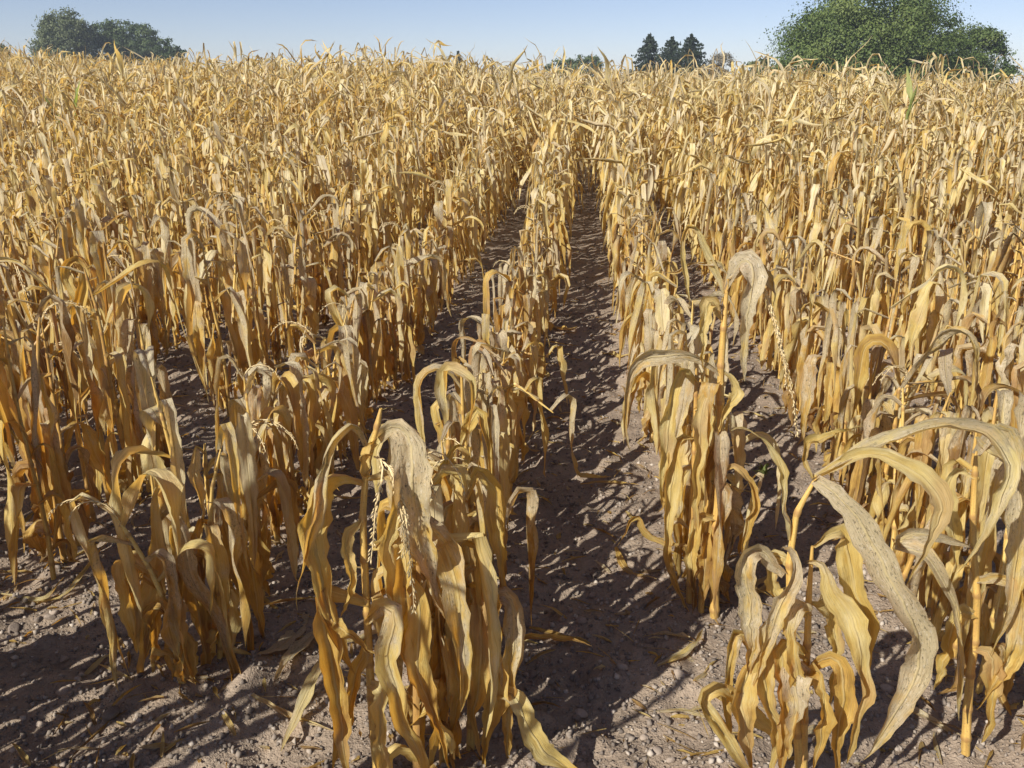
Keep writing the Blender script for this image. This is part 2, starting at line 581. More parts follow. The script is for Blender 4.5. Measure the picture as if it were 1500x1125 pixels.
def tassel_mesh(branches, g, gap=.0065, size=.0062, keep=.95):
    """Thin branches set with rows of husk-like spikelets."""
    Vs, Fs, off = [], [], 0
    for path in branches:
        path = np.asarray(path, float)
        ln = np.concatenate([[0], np.cumsum(np.linalg.norm(np.diff(path, axis=0), axis=1))])
        V, F, _ = tube(path, np.linspace(.0022, .0009, len(path)), 4)
        Vs.append(V)
        Fs.append(np.concatenate([F[:, [0, 1, 2]], F[:, [0, 2, 3]]]) + off)
        off += len(V)
        q = .02
        while q < ln[-1]:
            c = np.array([np.interp(q, ln, path[:, i]) for i in range(3)])
            c2 = np.array([np.interp(min(q + .01, ln[-1]), ln, path[:, i]) for i in range(3)])
            T = unit(c2 - c + 1e-6)
            q += gap * g.uniform(.6, 1.4)
            if g.random() > keep:
                continue
            side = unit(np.cross(T, g.normal(size=3)))
            ax = unit(T + side * g.uniform(.2, .75))
            b1 = unit(np.cross(ax, side) + 1e-6)
            b2 = np.cross(ax, b1)
            sz = size * g.uniform(.7, 1.25)
            loc = OCTA * np.array([sz * .30, sz * .22, sz * 1.1])
            Vs.append(c + side * .003 + ax * sz * .8 + loc[:, :1] * b1 + loc[:, 1:2] * b2 + loc[:, 2:] * ax)
            Fs.append(OCTF + off)
            off += 6
    return mesh_from('tassel', np.concatenate(Vs), np.concatenate(Fs), M_TASSEL)


def spline(pts, n):
    """Catmull-Rom through control points, resampled to n points of equal arc length."""
    p = np.asarray(pts, float)
    p = np.vstack([2 * p[0] - p[1], p, 2 * p[-1] - p[-2]])
    out = []
    for i in range(1, len(p) - 2):
        t = np.linspace(0, 1, 12, endpoint=False)[:, None]
        a, b_, c, d = p[i - 1], p[i], p[i + 1], p[i + 2]
        out.append(.5 * (2 * b_ + (c - a) * t + (2 * a - 5 * b_ + 4 * c - d) * t * t + (3 * b_ - a - 3 * c + d) * t ** 3))
    out = np.vstack(out + [p[-2][None]])
    ln = np.concatenate([[0], np.cumsum(np.linalg.norm(np.diff(out[:, :3], axis=0), axis=1))])
    s = np.linspace(0, ln[-1], n)
    return np.stack([np.interp(s, ln, out[:, i]) for i in range(out.shape[1])], -1), ln[-1]


def path_leaf(ctrl, Y, base, width, roll=(0, 0), tone=.5, wear=.3, fold=.3, rip=.3, peak=.35, ns=26, nu=9, mat=None, g=rng, rolltip=.3, pinch=.16, curl=.55):
    """A leaf through points read from the photograph, (px, py, depth offset), on the plant that stands at depth Y."""
    pts = np.array([at(px, py, Y + dy) for px, py, dy in ctrl]) - base
    C, L = spline(pts, ns + 1)
    jit = g.normal(0, 1, (ns + 1, 3))
    jit = (jit + np.roll(jit, 1, 0) + np.roll(jit, -1, 0)) * .0012
    jit[:2] = 0
    C = C + jit
    T = unit(np.gradient(C, axis=0))
    view = unit(EYE - (C + base))
    S0 = unit(np.cross(T, view))
    N0 = np.cross(S0, T)
    rr = np.interp(np.linspace(0, 1, ns + 1), np.linspace(0, 1, len(roll)), np.radians(roll))[:, None]
    sv = np.linspace(0, 1, ns + 1)[:, None]
    rr = rr + .20 * np.sin(g.uniform(7, 13) * sv + g.uniform(0, 6.28)) + .10 * np.sin(g.uniform(17, 30) * sv + g.uniform(0, 6.28))
    S = S0 * np.cos(rr) + N0 * np.sin(rr)
    Nn = N0 * np.cos(rr) - S0 * np.sin(rr)
    st = leaf_style(1, g)
    st.update(fold=np.array([fold + .15]), curl=np.array([curl]), rip=np.array([rip]), peak=np.array([peak]), roll=np.array([rolltip]), pinch=np.array([pinch]))
    V = ribbon(C[None], S[None], Nn[None], np.array([width * .86]), st, nu)[0].reshape(-1, 3)
    v = np.repeat(np.linspace(0, L, ns + 1), nu) + g.uniform(0, 50)
    u = np.tile(np.linspace(0, 1, nu), ns + 1)
    n = len(V)
    return mesh_from('leaf', V, leaf_faces(ns + 1, nu), mat or M_LEAF, np.stack([u, v], -1), {'tone': np.full(n, tone) + .06 - .12 * np.repeat(np.linspace(0, 1, ns + 1), nu), 'wear': np.clip(wear + .08 - .35 * np.repeat(np.linspace(0, 1, ns + 1), nu), 0, 1)})


# ------------------------------------------------------------------ where the maize stands
HERO_AT = []     # (row, depth) of the individually shaped plants


def plant_height(x, y, g, n):
    h = np.interp(y, [1.0, 2.2, 3, 6, 8, 10.5, 13, 15, 18, 30], [.78, .74, .66, .68, .82, 1.0, 1.32, 1.50, 1.58, 1.60])
    h = h * (1 + .10 * sstep(.7, 1.6, np.abs(x - .03)) * (1 - sstep(8, 14, y)))
    h = h + .15 * np.exp(-((x + 3.2) / 2.4) ** 2 - ((y - 18) / 5) ** 2)
    h = h + .04 * np.exp(-((x - 1.4) / 2.2) ** 2 - ((y - 18) / 5) ** 2)
    h = h * (1 + .22 * (vnoise(x * .22 + 40, y * .22 + 40, 9) - .5) * sstep(5, 12, y))
    h = h * (1 - .08 * ((np.abs(x + .72) < .6) & (y < 9))) * (1 + .20 * ((x < -1.45) & (y < 5)))
    h = h + .60 * ((y < 1.62) & (x < -.8))  # unseen plants left of the camera made taller to shade the front soil
    return h * g.normal(1, .10, n).clip(.72, 1.3)


GAPS = {0: [(-9, 1.63)], 1: [(-9, 2.40)], -1: [(-9, .5), (.95, 2.02), (2.36, 2.52)], -2: [(-9, .7), (2.05, 2.55), (3.28, 3.3), (3.60, 4.05)],
        2: [(-9, 1.55)], 3: [(-9, 1.6)], -3: [(-9, .6)]}
plants = []
for k in range(-60, 60):
    x = ROW0 + PITCH_ROW * k
    y = .5 + rng.uniform(0, .12)
    while y < 33:
        y += rng.uniform(.105, .165) * (1.0 if y < 14 else 1.12)
        if any(a < y < b for a, b in GAPS.get(k, [(-9, .8)])):
            continue
        # stay inside the wedge that the camera (and one a step to its side) can see
        half = .62 * y + 1.6
        mid = -.08 * y
        if abs(x - mid) > half:
            continue
        plants.append((k, x + rng.normal(0, .028 + .11 * float(sstep(13, 15.5, np.array(y)))), y))
PK = np.array([p[0] for p in plants])
PX = np.array([p[1] for p in plants])
PY = np.array([p[2] for p in plants])
PZ = terrain(PX, PY)
PH = plant_height(PX, PY, rng, len(PX))
ppx, ppy, pz_ = project(np.stack([PX, PY, PZ], -1))
in_view = (ppx > -25) & (ppx < 1525) & (ppy < 1150) & (pz_ > 0)
near_side = (~in_view) & (PY < 4.2) & (np.abs(PX) < 4.2) & (PY > 0)      # just outside the frame: they throw shadows into it
order = np.argsort(np.hypot(PX, PY) + (~in_view) * 1e3)
N_SINGLE = 262
single = order[:N_SINGLE]
far_d = np.hypot(PX, PY)[single].max()
is_single = np.zeros(len(PX), bool)
is_single[single] = True
side_idx = np.where(near_side & ~is_single)[0]
rest = np.where(~is_single & ~(near_side & ((PX > 0) & (PY < 1.5) | (PX > .5))))[0]

ORD = ('first second third fourth fifth sixth seventh eighth ninth tenth eleventh twelfth thirteenth fourteenth fifteenth sixteenth seventeenth '
       'eighteenth nineteenth twentieth').split()
TENS = ['', '', 'twenty', 'thirty', 'forty', 'fifty', 'sixty', 'seventy']


def ordinal(i):
    if i < 20:
        return ORD[i]
    t, u = divmod(i + 1, 10)
    if u == 0:
        return TENS[t][:-1] + 'ieth'
    return TENS[t] + '-' + ORD[u - 1]


def row_words(k):
    if k == 0:
        return 'first row left of the path'
    if k == 1:
        return 'first row right of the path'
    return f'{ordinal(-k if k < 0 else k - 1)} row {"left" if k < 0 else "right"} of path'


# ------------------------------------------------------------------ one random plant
def stalk_path(h, g, n=7):
    """A slightly crooked leaning stalk."""
    lean, a = abs(g.normal(0, .085)), g.uniform(0, 6.28)
    t = np.linspace(0, 1, n)
    off = lean * h * t ** 1.4 + .012 * np.sin(t * g.uniform(3, 8) + a)
    b = a + g.normal(0, .5)
    p = np.stack([np.cos(a) * off + .008 * np.sin(6 * t + b), np.sin(a) * off + .008 * np.cos(5 * t + b), h * t], -1)
    if g.random() < .14:                                       # the top has snapped and hangs over
        q = int(g.integers(n - 3, n - 1))
        c, e = g.uniform(0, 6.28), g.uniform(-.9, .3)
        d = np.array([np.cos(c) * np.cos(e), np.sin(c) * np.cos(e), np.sin(e)]) * h / (n - 1)
        for w in range(q + 1, n):
            p[w] = p[w - 1] + d
    return p


def plant_leaves(h, path, g, n, age=0.0):
    """Leaf parameters of one plant; age 0 hangs straight down, 1 still arches outwards."""
    f = np.linspace(.10, .99, n) + g.normal(0, .02, n)
    f = f.clip(.05, 1)
    base = np.stack([np.interp(f, np.linspace(0, 1, len(path)), path[:, i]) for i in range(3)], -1)
    plane = g.uniform(0, 6.28)
    phi = plane + np.pi * (np.arange(n) % 2) + g.normal(0, .55, n)
    th0 = g.uniform(.25, 1.25, n)
    th1 = g.uniform(-1.72, -1.36, n) + age * g.uniform(0, .5, n)
    kink = g.uniform(.005, .055, n) + (f > .55) * g.uniform(0, .05, n) + age * g.uniform(.02, .14, n)
    arch = (g.random(n) < (.10 + .25 * age)) & (f > .5)
    kink = np.where(arch, g.uniform(.06, .20, n), kink)
    kspan = g.uniform(.015, .07, n) + age * g.uniform(.03, .25, n) + arch * .12
    L = g.uniform(.42, .74, n) * (.75 + .3 * min(h, 1.4)) * np.where(f < .22, .7, 1)
    L = np.minimum(L, f * h + kink + g.uniform(-.04, .07, n)).clip(.12)
    W = g.uniform(.040, .090, n) * np.where(f > .9, .8, 1)
    tw = g.normal(0, 1.5, n)
    wob = g.uniform(.06, .42, n)
    return base, phi, th0, th1, kink, kspan, L, W, tw, wob, f


def tassel_paths(top, g, n, droop=True, L=.2):
    out = []
    a0 = g.uniform(0, 6.28)
    for i in range(n):
        a = a0 + g.normal(0, .7)
        t = np.linspace(0, 1, 9)
        l = L * g.uniform(.7, 1.25)
        th = np.linspace(g.uniform(.6, 1.3), g.uniform(-1.55, -1.2) if droop else g.uniform(-.2, .8), 9)
        d = np.stack([np.cos(th) * np.cos(a), np.cos(th) * np.sin(a), np.sin(th)], -1) * l / 8
        out.append(top + np.vstack([[0, 0, 0], np.cumsum(d, 0)[:-1]]))
    return out


def make_plant(i, g, label, group, ns, nu, name='maize_plant'):
    x, y, z, h = PX[i], PY[i], PZ[i], PH[i]
    root = link(name, None, None, (x, y, z))
    root.empty_display_size = .1
    tag(root, label, 'maize plant', group)
    path = stalk_path(h, g)
    link('stalk', stalk_mesh(path, g.uniform(.0085, .0125), .0045, g.uniform(.3, .75), g), root)
    n = int(g.integers(9, 13)) if h < 1.15 else int(g.integers(10, 14))
    age = float(sstep(6, 15, np.array(y)))
    base, phi, th0, th1, kink, kspan, L, W, tw, wob, f = plant_leaves(h, path, g, n, age)
    C, S, Nn = centre_lines(base, phi, th0, th1, kink, kspan, L, ns, g, tw, wob)
    V = ribbon(C, S, Nn, W, leaf_style(n, g), nu)
    u = np.tile(np.linspace(0, 1, nu), ns + 1)
    F = leaf_faces(ns + 1, nu)
    pt, pw = g.normal(.47, .13), g.normal(0, .14)
    for j in range(n):
        v = np.repeat(np.linspace(0, L[j], ns + 1), nu) + g.uniform(0, 50)
        tone = np.clip(pt - .20 + .33 * f[j] + g.normal(0, .18), 0, 1)
        wear = np.clip(.08 + .58 * f[j] + pw + g.normal(0, .2), 0, 1)
        q = len(u)
        link('leaf', mesh_from('leaf', V[j].reshape(-1, 3), F, M_LEAF, np.stack([u, v], -1), {'tone': np.full(q, tone), 'wear': np.clip(wear + .25 - .6 * np.repeat(np.linspace(0, 1, ns + 1), nu), 0, 1)}), root)
    if g.random() < .13:
        t = link('tassel', tassel_mesh(tassel_paths(path[-1], g, int(g.integers(2, 5))), g, .009), root)
        t['kind'] = 'stuff'
    return root


# ------------------------------------------------------------------ shaped foreground plants
G_SINGLE = 'withered maize plants standing in rows'


def hero(name, label, px, py, Y, stalks, leaves, tassels=(), gap=.11, cat='maize plant', mat=None, r=(.0115, .006)):
    """A plant whose stalks and leaves follow the photograph; base pixel (px, py) at depth Y."""
    b = at(px, py, Y)
    b = np.array([b[0], b[1], float(terrain(b[0], b[1]))])
    root = link(name, None, None, tuple(b))
    root.empty_display_size = .1
    tag(root, label, cat, G_SINGLE)
    HERO_AT.append((int(round((b[0] - ROW0) / PITCH_ROW)), b[1]))
    for s in stalks:
        pts = [np.zeros(3)] if s[0] == 'base' else []
        pts += [at(*((q[0], q[1], Y + (q[2] if len(q) > 2 else 0)))) - b for q in s if q != 'base']
        pp, _ = spline(pts, 14)
        link('stalk', stalk_mesh(pp, r[0], r[1], rng.uniform(.38, .62), rng, 9, gap), root)
    for kw in leaves:
        kw = dict(kw)
        ctrl = kw.pop('p')
        ctrl = [(q[0], q[1], q[2] if len(q) > 2 else 0) for q in ctrl]
        w = kw.pop('w')
        link('leaf', path_leaf(ctrl, Y, b, w, mat=mat, **kw), root)
    for br in tassels:
        paths = [spline([at(q[0], q[1], Y + (q[2] if len(q) > 2 else 0)) - b for q in one], 16)[0] for one in br]
        t = link('tassel', tassel_mesh(paths, rng, .0042, .0068), root)
        t['kind'] = 'stuff'
    return root


# the plant in the middle of the front edge, with its hanging tassel
hero('maize_plant', 'front maize plant with two thin pale tassels hanging over its broad leaves', 556, 1165, 1.70,
     [['base', (545, 1040), (538, 900), (532, 780), (534, 690), (553, 632), (558, 598)]],
     [dict(p=[(542, 655), (530, 632), (512, 617, -.02), (490, 642, -.04), (478, 690, -.05), (465, 747, -.06), (450, 812, -.06), (440, 850, -.06), (437, 892, -.06)], w=.075, tone=.72, wear=.75, fold=.75, roll=(40, 0, -15), rip=.15),
      dict(p=[(532, 703), (505, 698, -.02), (472, 708, -.03), (458, 752, -.04), (465, 820, -.04), (478, 885, -.05), (500, 945, -.06), (520, 990, -.05)], w=.092, tone=.42, wear=.45, fold=.25, roll=(60, 20, -10, -35)),
      dict(p=[(553, 640), (574, 627, -.03), (596, 640, -.05), (602, 690, -.07), (606, 745, -.07), (616, 800, -.06), (630, 850, -.05), (652, 905, -.04)], w=.10, tone=.5, wear=.85, fold=.12, roll=(-50, 0, 10, 50)),
      dict(p=[(554, 636), (588, 622, .03), (614, 640, .03), (622, 695, .02), (624, 765, .01), (632, 830, 0), (648, 880, 0)], w=.06, tone=.3, wear=.6, fold=.8, roll=(-40, -30, 60)),
      dict(p=[(550, 648), (535, 655, -.03), (528, 672, -.05), (536, 700, -.05), (548, 690, -.05)], w=.05, tone=.5, wear=.1, fold=.4, roll=(20, 60)),
      dict(p=[(540, 700), (575, 698, -.02), (583, 730, -.04), (570, 780, -.05), (562, 820, -.05), (568, 880, -.05), (575, 930, -.05)], w=.062, tone=.62, wear=.3, fold=.5, roll=(-20, 30, 50)),
      dict(p=[(537, 905), (560, 888, -.04), (580, 905, -.07), (570, 962, -.08), (585, 1037, -.09), (612, 1105, -.08), (640, 1180, -.06)], w=.088, tone=.55, wear=.6, fold=.35, roll=(-40, 0, 30)),
      dict(p=[(552, 800), (600, 765, 0), (636, 781, 0), (660, 830, -.03), (674, 900, -.04), (680, 980, -.05), (676, 1045, -.05)], w=.10, tone=.46, wear=.75, fold=.22, roll=(-30, 0, 5)),
      dict(p=[(540, 880), (480, 870, -.04), (474, 905, -.05), (488, 980, -.06), (498, 1060, -.07), (512, 1150, -.07)], w=.092, tone=.30, wear=.2, fold=.3, roll=(30, 10, -30)),
      dict(p=[(473, 900, -.02), (510, 930, -.09), (552, 962, -.10)], w=.042, tone=.42, wear=.3, fold=.3, roll=(0, 10), peak=.45),
      dict(p=[(538, 930), (515, 1010, -.03), (500, 1075, -.05), (490, 1140, -.06)], w=.075, tone=.36, wear=.4, fold=.5, roll=(20, -20)),
      dict(p=[(540, 1000), (560, 1020, -.04), (556, 1090, -.06), (575, 1160, -.06)], w=.07, tone=.6, wear=.4, fold=.4, roll=(-20, 20)),
      dict(p=[(545, 870), (600, 850, -.03), (615, 900, -.05), (612, 980, -.06), (640, 1060, -.06), (660, 1130, -.06)], w=.085, tone=.38, wear=.2, fold=.4, roll=(-20, 0, 30)),
      dict(p=[(532, 760), (508, 790, -.02), (516, 850, -.03), (500, 900, -.03)], w=.05, tone=.55, wear=.3, fold=.4, roll=(0, 40)),
      dict(p=[(545, 800), (585, 790, -.03), (596, 850, -.05), (590, 920, -.05), (600, 1000, -.05)], w=.075, tone=.42, wear=.15, fold=.35, roll=(-20, 10))],
     [[[(548, 669, -.03), (561, 675, -.05), (577, 696, -.07), (590, 733, -.09), (596, 775, -.10), (601, 827, -.10), (605, 867, -.10), (606, 897, -.10)],
       [(553, 669, -.03), (560, 680, -.05), (558, 707, -.06), (550, 747, -.06), (547, 787, -.06), (543, 822, -.06)],
       [(570, 684, -.06), (580, 715, -.085), (589, 760, -.10), (592, 800, -.105), (588, 815, -.105)]]])

hero('maize_plant', 'front maize plant of drab hanging leaves crowding the right of the tasselled one', 690, 1160, 1.86,
     [['base', (690, 1050), (688, 900), (680, 770), (676, 700)]],
     [dict(p=[(680, 790), (702, 800, -.03), (712, 850, -.05), (725, 930, -.06), (728, 1000, -.05)], w=.08, tone=.30, wear=.3, fold=.4, roll=(-30, 10)),
      dict(p=[(680, 740), (655, 745, -.03), (645, 800, -.05), (650, 880, -.06), (640, 960, -.06)], w=.075, tone=.42, wear=.55, fold=.4, roll=(20, -20)),
      dict(p=[(690, 880), (735, 872, -.02), (752, 890, -.03), (750, 960, -.04), (745, 1040, -.04), (742, 1120, -.03)], w=.08, tone=.34, wear=.7, fold=.3, roll=(-10, 10)),
      dict(p=[(690, 950), (715, 930, -.05), (722, 1000, -.06), (715, 1070, -.06), (700, 1150, -.06)], w=.085, tone=.38, wear=.35, fold=.4, roll=(0, 25)),
      dict(p=[(688, 980), (650, 970, -.05), (640, 1030, -.08), (650, 1100, -.08)], w=.08, tone=.44, wear=.4, fold=.3, roll=(20, -10)),
      dict(p=[(695, 1010), (750, 1020, -.06), (770, 1060, -.09), (795, 1100, -.10), (835, 1128, -.10), (880, 1150, -.12)], w=.085, tone=.62, wear=.05, fold=.3, roll=(-10, 20)),
      dict(p=[(690, 900), (740, 930, 0), (785, 934, .02), (830, 938, .03), (868, 950, .02)], w=.04, tone=.2, wear=.2, fold=.5, roll=(0, 30)),
      dict(p=[(684, 730), (700, 690, .02), (722, 715, .02), (730, 780, .01), (735, 850, 0), (728, 900, 0)], w=.07, tone=.40, wear=.5, fold=.4, roll=(-20, 15)),
      dict(p=[(676, 700), (690, 668, 0), (668, 655, 0), (642, 700, 0), (630, 740, 0)], w=.045, tone=.5, wear=.5, fold=.6, roll=(20, 0)),
      dict(p=[(688, 830), (668, 850, -.06), (662, 930, -.09), (672, 1010, -.10), (660, 1080, -.10)], w=.085, tone=.40, wear=.45, fold=.3, roll=(15, -10)),
      dict(p=[(688, 860), (700, 870, -.06), (705, 950, -.08), (695, 1040, -.09), (705, 1110, -.08)], w=.08, tone=.33, wear=.3, fold=.35, roll=(0, -15))])

# the big arching plant at the front right
hero('maize_plant', 'front maize plant right of the path with long silvery leaves arching high to the right', 1178, 1160, 1.74,
     [['base', (1178, 1040), (1183, 935), (1186, 830), (1190, 800)], ['base', (1160, 950), (1157, 800), (1172, 740), (1197, 697)]],
     [dict(p=[(1192, 705), (1233, 677), (1285, 656, .02), (1350, 632, .04), (1402, 627, .05), (1450, 642, .05), (1474, 680, .04), (1467, 735, .02), (1436, 800, .0), (1400, 842, -.02)], w=.072, tone=.80, wear=.75, fold=.45, roll=(50, 40, 10, -20), rip=.18, ns=34),
      dict(p=[(1192, 705), (1232, 680), (1270, 664, -.02), (1317, 680, -.04), (1358, 710, -.05), (1378, 742, -.06), (1364, 787, -.06), (1336, 835, -.05), (1326, 860, -.05)], w=.066, tone=.68, wear=.45, fold=.4, roll=(30, 20, 0, 30), rip=.18, ns=32),
      dict(p=[(1194, 703), (1226, 725, -.03), (1266, 773, -.05), (1294, 827, -.06), (1318, 878, -.07), (1340, 930, -.07), (1346, 980, -.06), (1320, 1030, -.05), (1265, 1112, -.04)], w=.100, tone=.58, wear=.95, fold=.22, roll=(-10, 0, 10, 30), rip=.16, ns=34, pinch=.05),
      dict(p=[(1188, 822), (1205, 826, -.03), (1222, 858, -.05), (1244, 905, -.06), (1262, 970, -.07), (1258, 1050, -.07), (1240, 1115, -.06)], w=.085, tone=.62, wear=.45, fold=.5, roll=(-20, 10, 20)),
      dict(p=[(1190, 800), (1232, 778, .02), (1244, 820, .02), (1258, 880, .02), (1274, 940, .01), (1262, 1000, 0)], w=.082, tone=.56, wear=.3, fold=.4, roll=(-10, 20)),
      dict(p=[(1158, 790), (1154, 735, 0), (1145, 682, .01), (1124, 650, .02), (1098, 631, .02), (1070, 630, .03)], w=.048, tone=.75, wear=.45, fold=.75, roll=(30, 10, -30), ns=22),
      dict(p=[(1150, 805), (1165, 812, -.04), (1160, 850, -.06), (1140, 890, -.07), (1120, 950, -.07), (1096, 1015, -.06)], w=.060, tone=.6, wear=.75, fold=.5, roll=(0, 20, 40)),
      dict(p=[(1150, 840), (1112, 806, 0), (1092, 820, -.02), (1096, 870, -.03), (1100, 930, -.04), (1097, 1000, -.04)], w=.080, tone=.5, wear=.85, fold=.3, roll=(20, 0, 5)),
      dict(p=[(1140, 1080), (1060, 1005, -.06), (1028, 1025, -.08), (1050, 1060, -.09), (1085, 1110, -.09), (1110, 1150, -.08)], w=.075, tone=.60, wear=.05, fold=.4, roll=(20, -10)),
      dict(p=[(1178, 1000), (1165, 985, -.06), (1166, 1040, -.08), (1155, 1110, -.08)], w=.080, tone=.55, wear=.8, fold=.3, roll=(0, -15)),
      dict(p=[(1182, 1000), (1200, 985, -.05), (1206, 1050, -.07), (1190, 1130, -.07)], w=.07, tone=.4, wear=.3, fold=.5, roll=(-20, 20)),
      dict(p=[(1155, 900), (1125, 920, -.03), (1120, 1000, -.05), (1140, 1080, -.05), (1130, 1140, -.05)], w=.08, tone=.5, wear=.55, fold=.4, roll=(20, -20)),
      dict(p=[(1190, 700), (1178, 660, .02), (1210, 640, .03), (1265, 625, .04)], w=.045, tone=.6, wear=.3, fold=.7, roll=(0, 40)),
      dict(p=[(1185, 880), (1215, 900, .04), (1225, 960, .05), (1215, 1030, .05)], w=.07, tone=.58, wear=.1, fold=.4, roll=(0, 20)),
      dict(p=[(1160, 830), (1140, 815, .02), (1128, 850, .02), (1142, 890, .02), (1150, 900, .02)], w=.06, tone=.65, wear=.4, fold=.4, roll=(0, 30)),
      dict(p=[(1180, 960), (1150, 950, -.04), (1146, 1010, -.06), (1152, 1070, -.06), (1140, 1140, -.06)], w=.08, tone=.36, wear=.3, fold=.4, roll=(10, -10)),
      dict(p=[(1182, 980), (1222, 965, -.02), (1236, 1020, -.03), (1226, 1080, -.03), (1232, 1150, -.03)], w=.08, tone=.30, wear=.2, fold=.4, roll=(-10, 20)),
      dict(p=[(1160, 940), (1095, 985, -.05), (1088, 1040, -.07), (1100, 1110, -.07), (1092, 1160, -.06)], w=.075, tone=.44, wear=.5, fold=.4, roll=(20, -10)),
      dict(p=[(1184, 900), (1172, 890, -.05), (1162, 940, -.07), (1170, 1000, -.07), (1180, 1060, -.06)], w=.07, tone=.5, wear=.6, fold=.4, roll=(0, -20)),
      dict(p=[(1165, 1000), (1085, 930, -.03), (1072, 960, -.04), (1062, 1020, -.04), (1070, 1090, -.04)], w=.065, tone=.5, wear=.7, fold=.4, roll=(0, 20))])

hero('maize_plant', 'bleached maize plant with a drooping leaf tip beside the high arching one', 1415, 1100, 1.95,
     [['base', (1420, 1000), (1432, 900), (1425, 780), (1430, 660)]],
     [dict(p=[(1425, 800), (1350, 780, -.03), (1308, 797, -.05), (1352, 808, -.07), (1378, 842, -.08), (1397, 885, -.08), (1408, 945, -.08), (1405, 1055, -.08)], w=.062, tone=.7, wear=.85, fold=.5, roll=(30, 0, -20)),
      dict(p=[(1430, 665), (1455, 630, 0), (1485, 640, 0), (1495, 700, -.02), (1490, 790, -.03), (1478, 880, -.04), (1450, 960, -.04)], w=.085, tone=.6, wear=.8, fold=.3, roll=(-20, 0, 15)),
      dict(p=[(1428, 700), (1400, 690, .02), (1388, 740, .02), (1400, 800, .02), (1390, 870, .02)], w=.06, tone=.66, wear=.3, fold=.4, roll=(0, 20)),
      dict(p=[(1430, 850), (1475, 850, -.02), (1492, 900, -.03), (1470, 980, -.04), (1430, 1040, -.04)], w=.08, tone=.45, wear=.65, fold=.4, roll=(-10, 20)),
      dict(p=[(1428, 900), (1400, 900, -.02), (1390, 950, -.03), (1370, 1010, -.03)], w=.07, tone=.45, wear=.5, fold=.4, roll=(10, -10)),
      dict(p=[(1425, 950), (1450, 960, -.03), (1455, 1020, -.04), (1440, 1090, -.04)], w=.07, tone=.36, wear=.3, fold=.4, roll=(-10, 10)),
      dict(p=[(1428, 640), (1445, 655, 0), (1510, 700, 0), (1530, 760, 0)], w=.05, tone=.8, wear=.6, fold=.5, roll=(20, 0))])

# the dull clump at the front left
hero('maize_plant', 'low dull maize plant with a broad yellow leaf, foremost left of the tasselled one', 268, 1008, 2.14,
     [['base', (262, 930), (245, 830), (231, 760), (221, 694)]],
     [dict(p=[(226, 715), (222, 740, -.03), (231, 795, -.05), (222, 860, -.06), (212, 930, -.06), (210, 1000, -.05)], w=.105, tone=.60, wear=.15, fold=.35, roll=(30, 0, -20), peak=.6),
      dict(p=[(236, 760), (250, 748, -.03), (268, 790, -.05), (286, 862, -.06), (318, 915, -.06), (346, 990, -.06), (362, 1045, -.06), (398, 1095, -.08)], w=.072, tone=.32, wear=.75, fold=.35, roll=(0, 15, 0)),
      dict(p=[(255, 880), (256, 905, -.06), (270, 960, -.08), (277, 1015, -.08)], w=.046, tone=.6, wear=.85, fold=.3, roll=(0, 10)),
      dict(p=[(258, 930), (248, 952, -.06), (265, 1012, -.09), (287, 1068, -.12)], w=.055, tone=.48, wear=.6, fold=.3, roll=(0, 15)),
      dict(p=[(265, 985), (290, 1020, -.10), (330, 1062, -.16), (395, 1122, -.28)], w=.055, tone=.62, wear=.5, fold=.2, roll=(0, 0)),
      dict(p=[(250, 850), (275, 842, .0), (290, 900, 0), (300, 960, 0), (295, 1010, 0)], w=.085, tone=.34, wear=.3, fold=.4, roll=(-10, 20)),
      dict(p=[(245, 840), (225, 850, 0), (228, 920, 0), (240, 990, 0)], w=.08, tone=.28, wear=.2, fold=.4, roll=(10, -20)),
      dict(p=[(232, 765), (248, 740, 0), (262, 770, 0), (258, 830, 0), (268, 880, 0)], w=.05, tone=.5, wear=.7, fold=.5, roll=(0, 30))])

hero('maize_plant', 'brown maize plant with a pale folded top behind the broad yellow leaf', 330, 975, 2.28,
     [['base', (325, 880), (312, 780), (302, 700), (300, 650)]],
     [dict(p=[(301, 665), (290, 655, -.02), (284, 700, -.03), (296, 740, -.03), (290, 800, -.03)], w=.055, tone=.7, wear=.7, fold=.5, roll=(20, 0)),
      dict(p=[(306, 700), (325, 700, -.02), (334, 785, -.04), (352, 860, -.05), (366, 930, -.05), (371, 1005, -.05)], w=.085, tone=.28, wear=.4, fold=.35, roll=(-10, 10)),
      dict(p=[(315, 770), (295, 765, -.04), (288, 830, -.06), (300, 900, -.07), (318, 960, -.06)], w=.07, tone=.4, wear=.5, fold=.4, roll=(10, -10)),
      dict(p=[(318, 800), (345, 780, 0), (368, 830, 0), (378, 900, 0), (392, 960, 0)], w=.075, tone=.30, wear=.2, fold=.4, roll=(-20, 10)),
      dict(p=[(320, 850), (312, 860, -.07), (322, 930, -.09), (345, 1000, -.10), (360, 1080, -.14)], w=.06, tone=.5, wear=.7, fold=.4, roll=(0, 15)),
      dict(p=[(303, 690), (318, 670, .02), (335, 720, .02), (340, 790, .02)], w=.045, tone=.5, wear=.4, fold=.5, roll=(0, 20))])

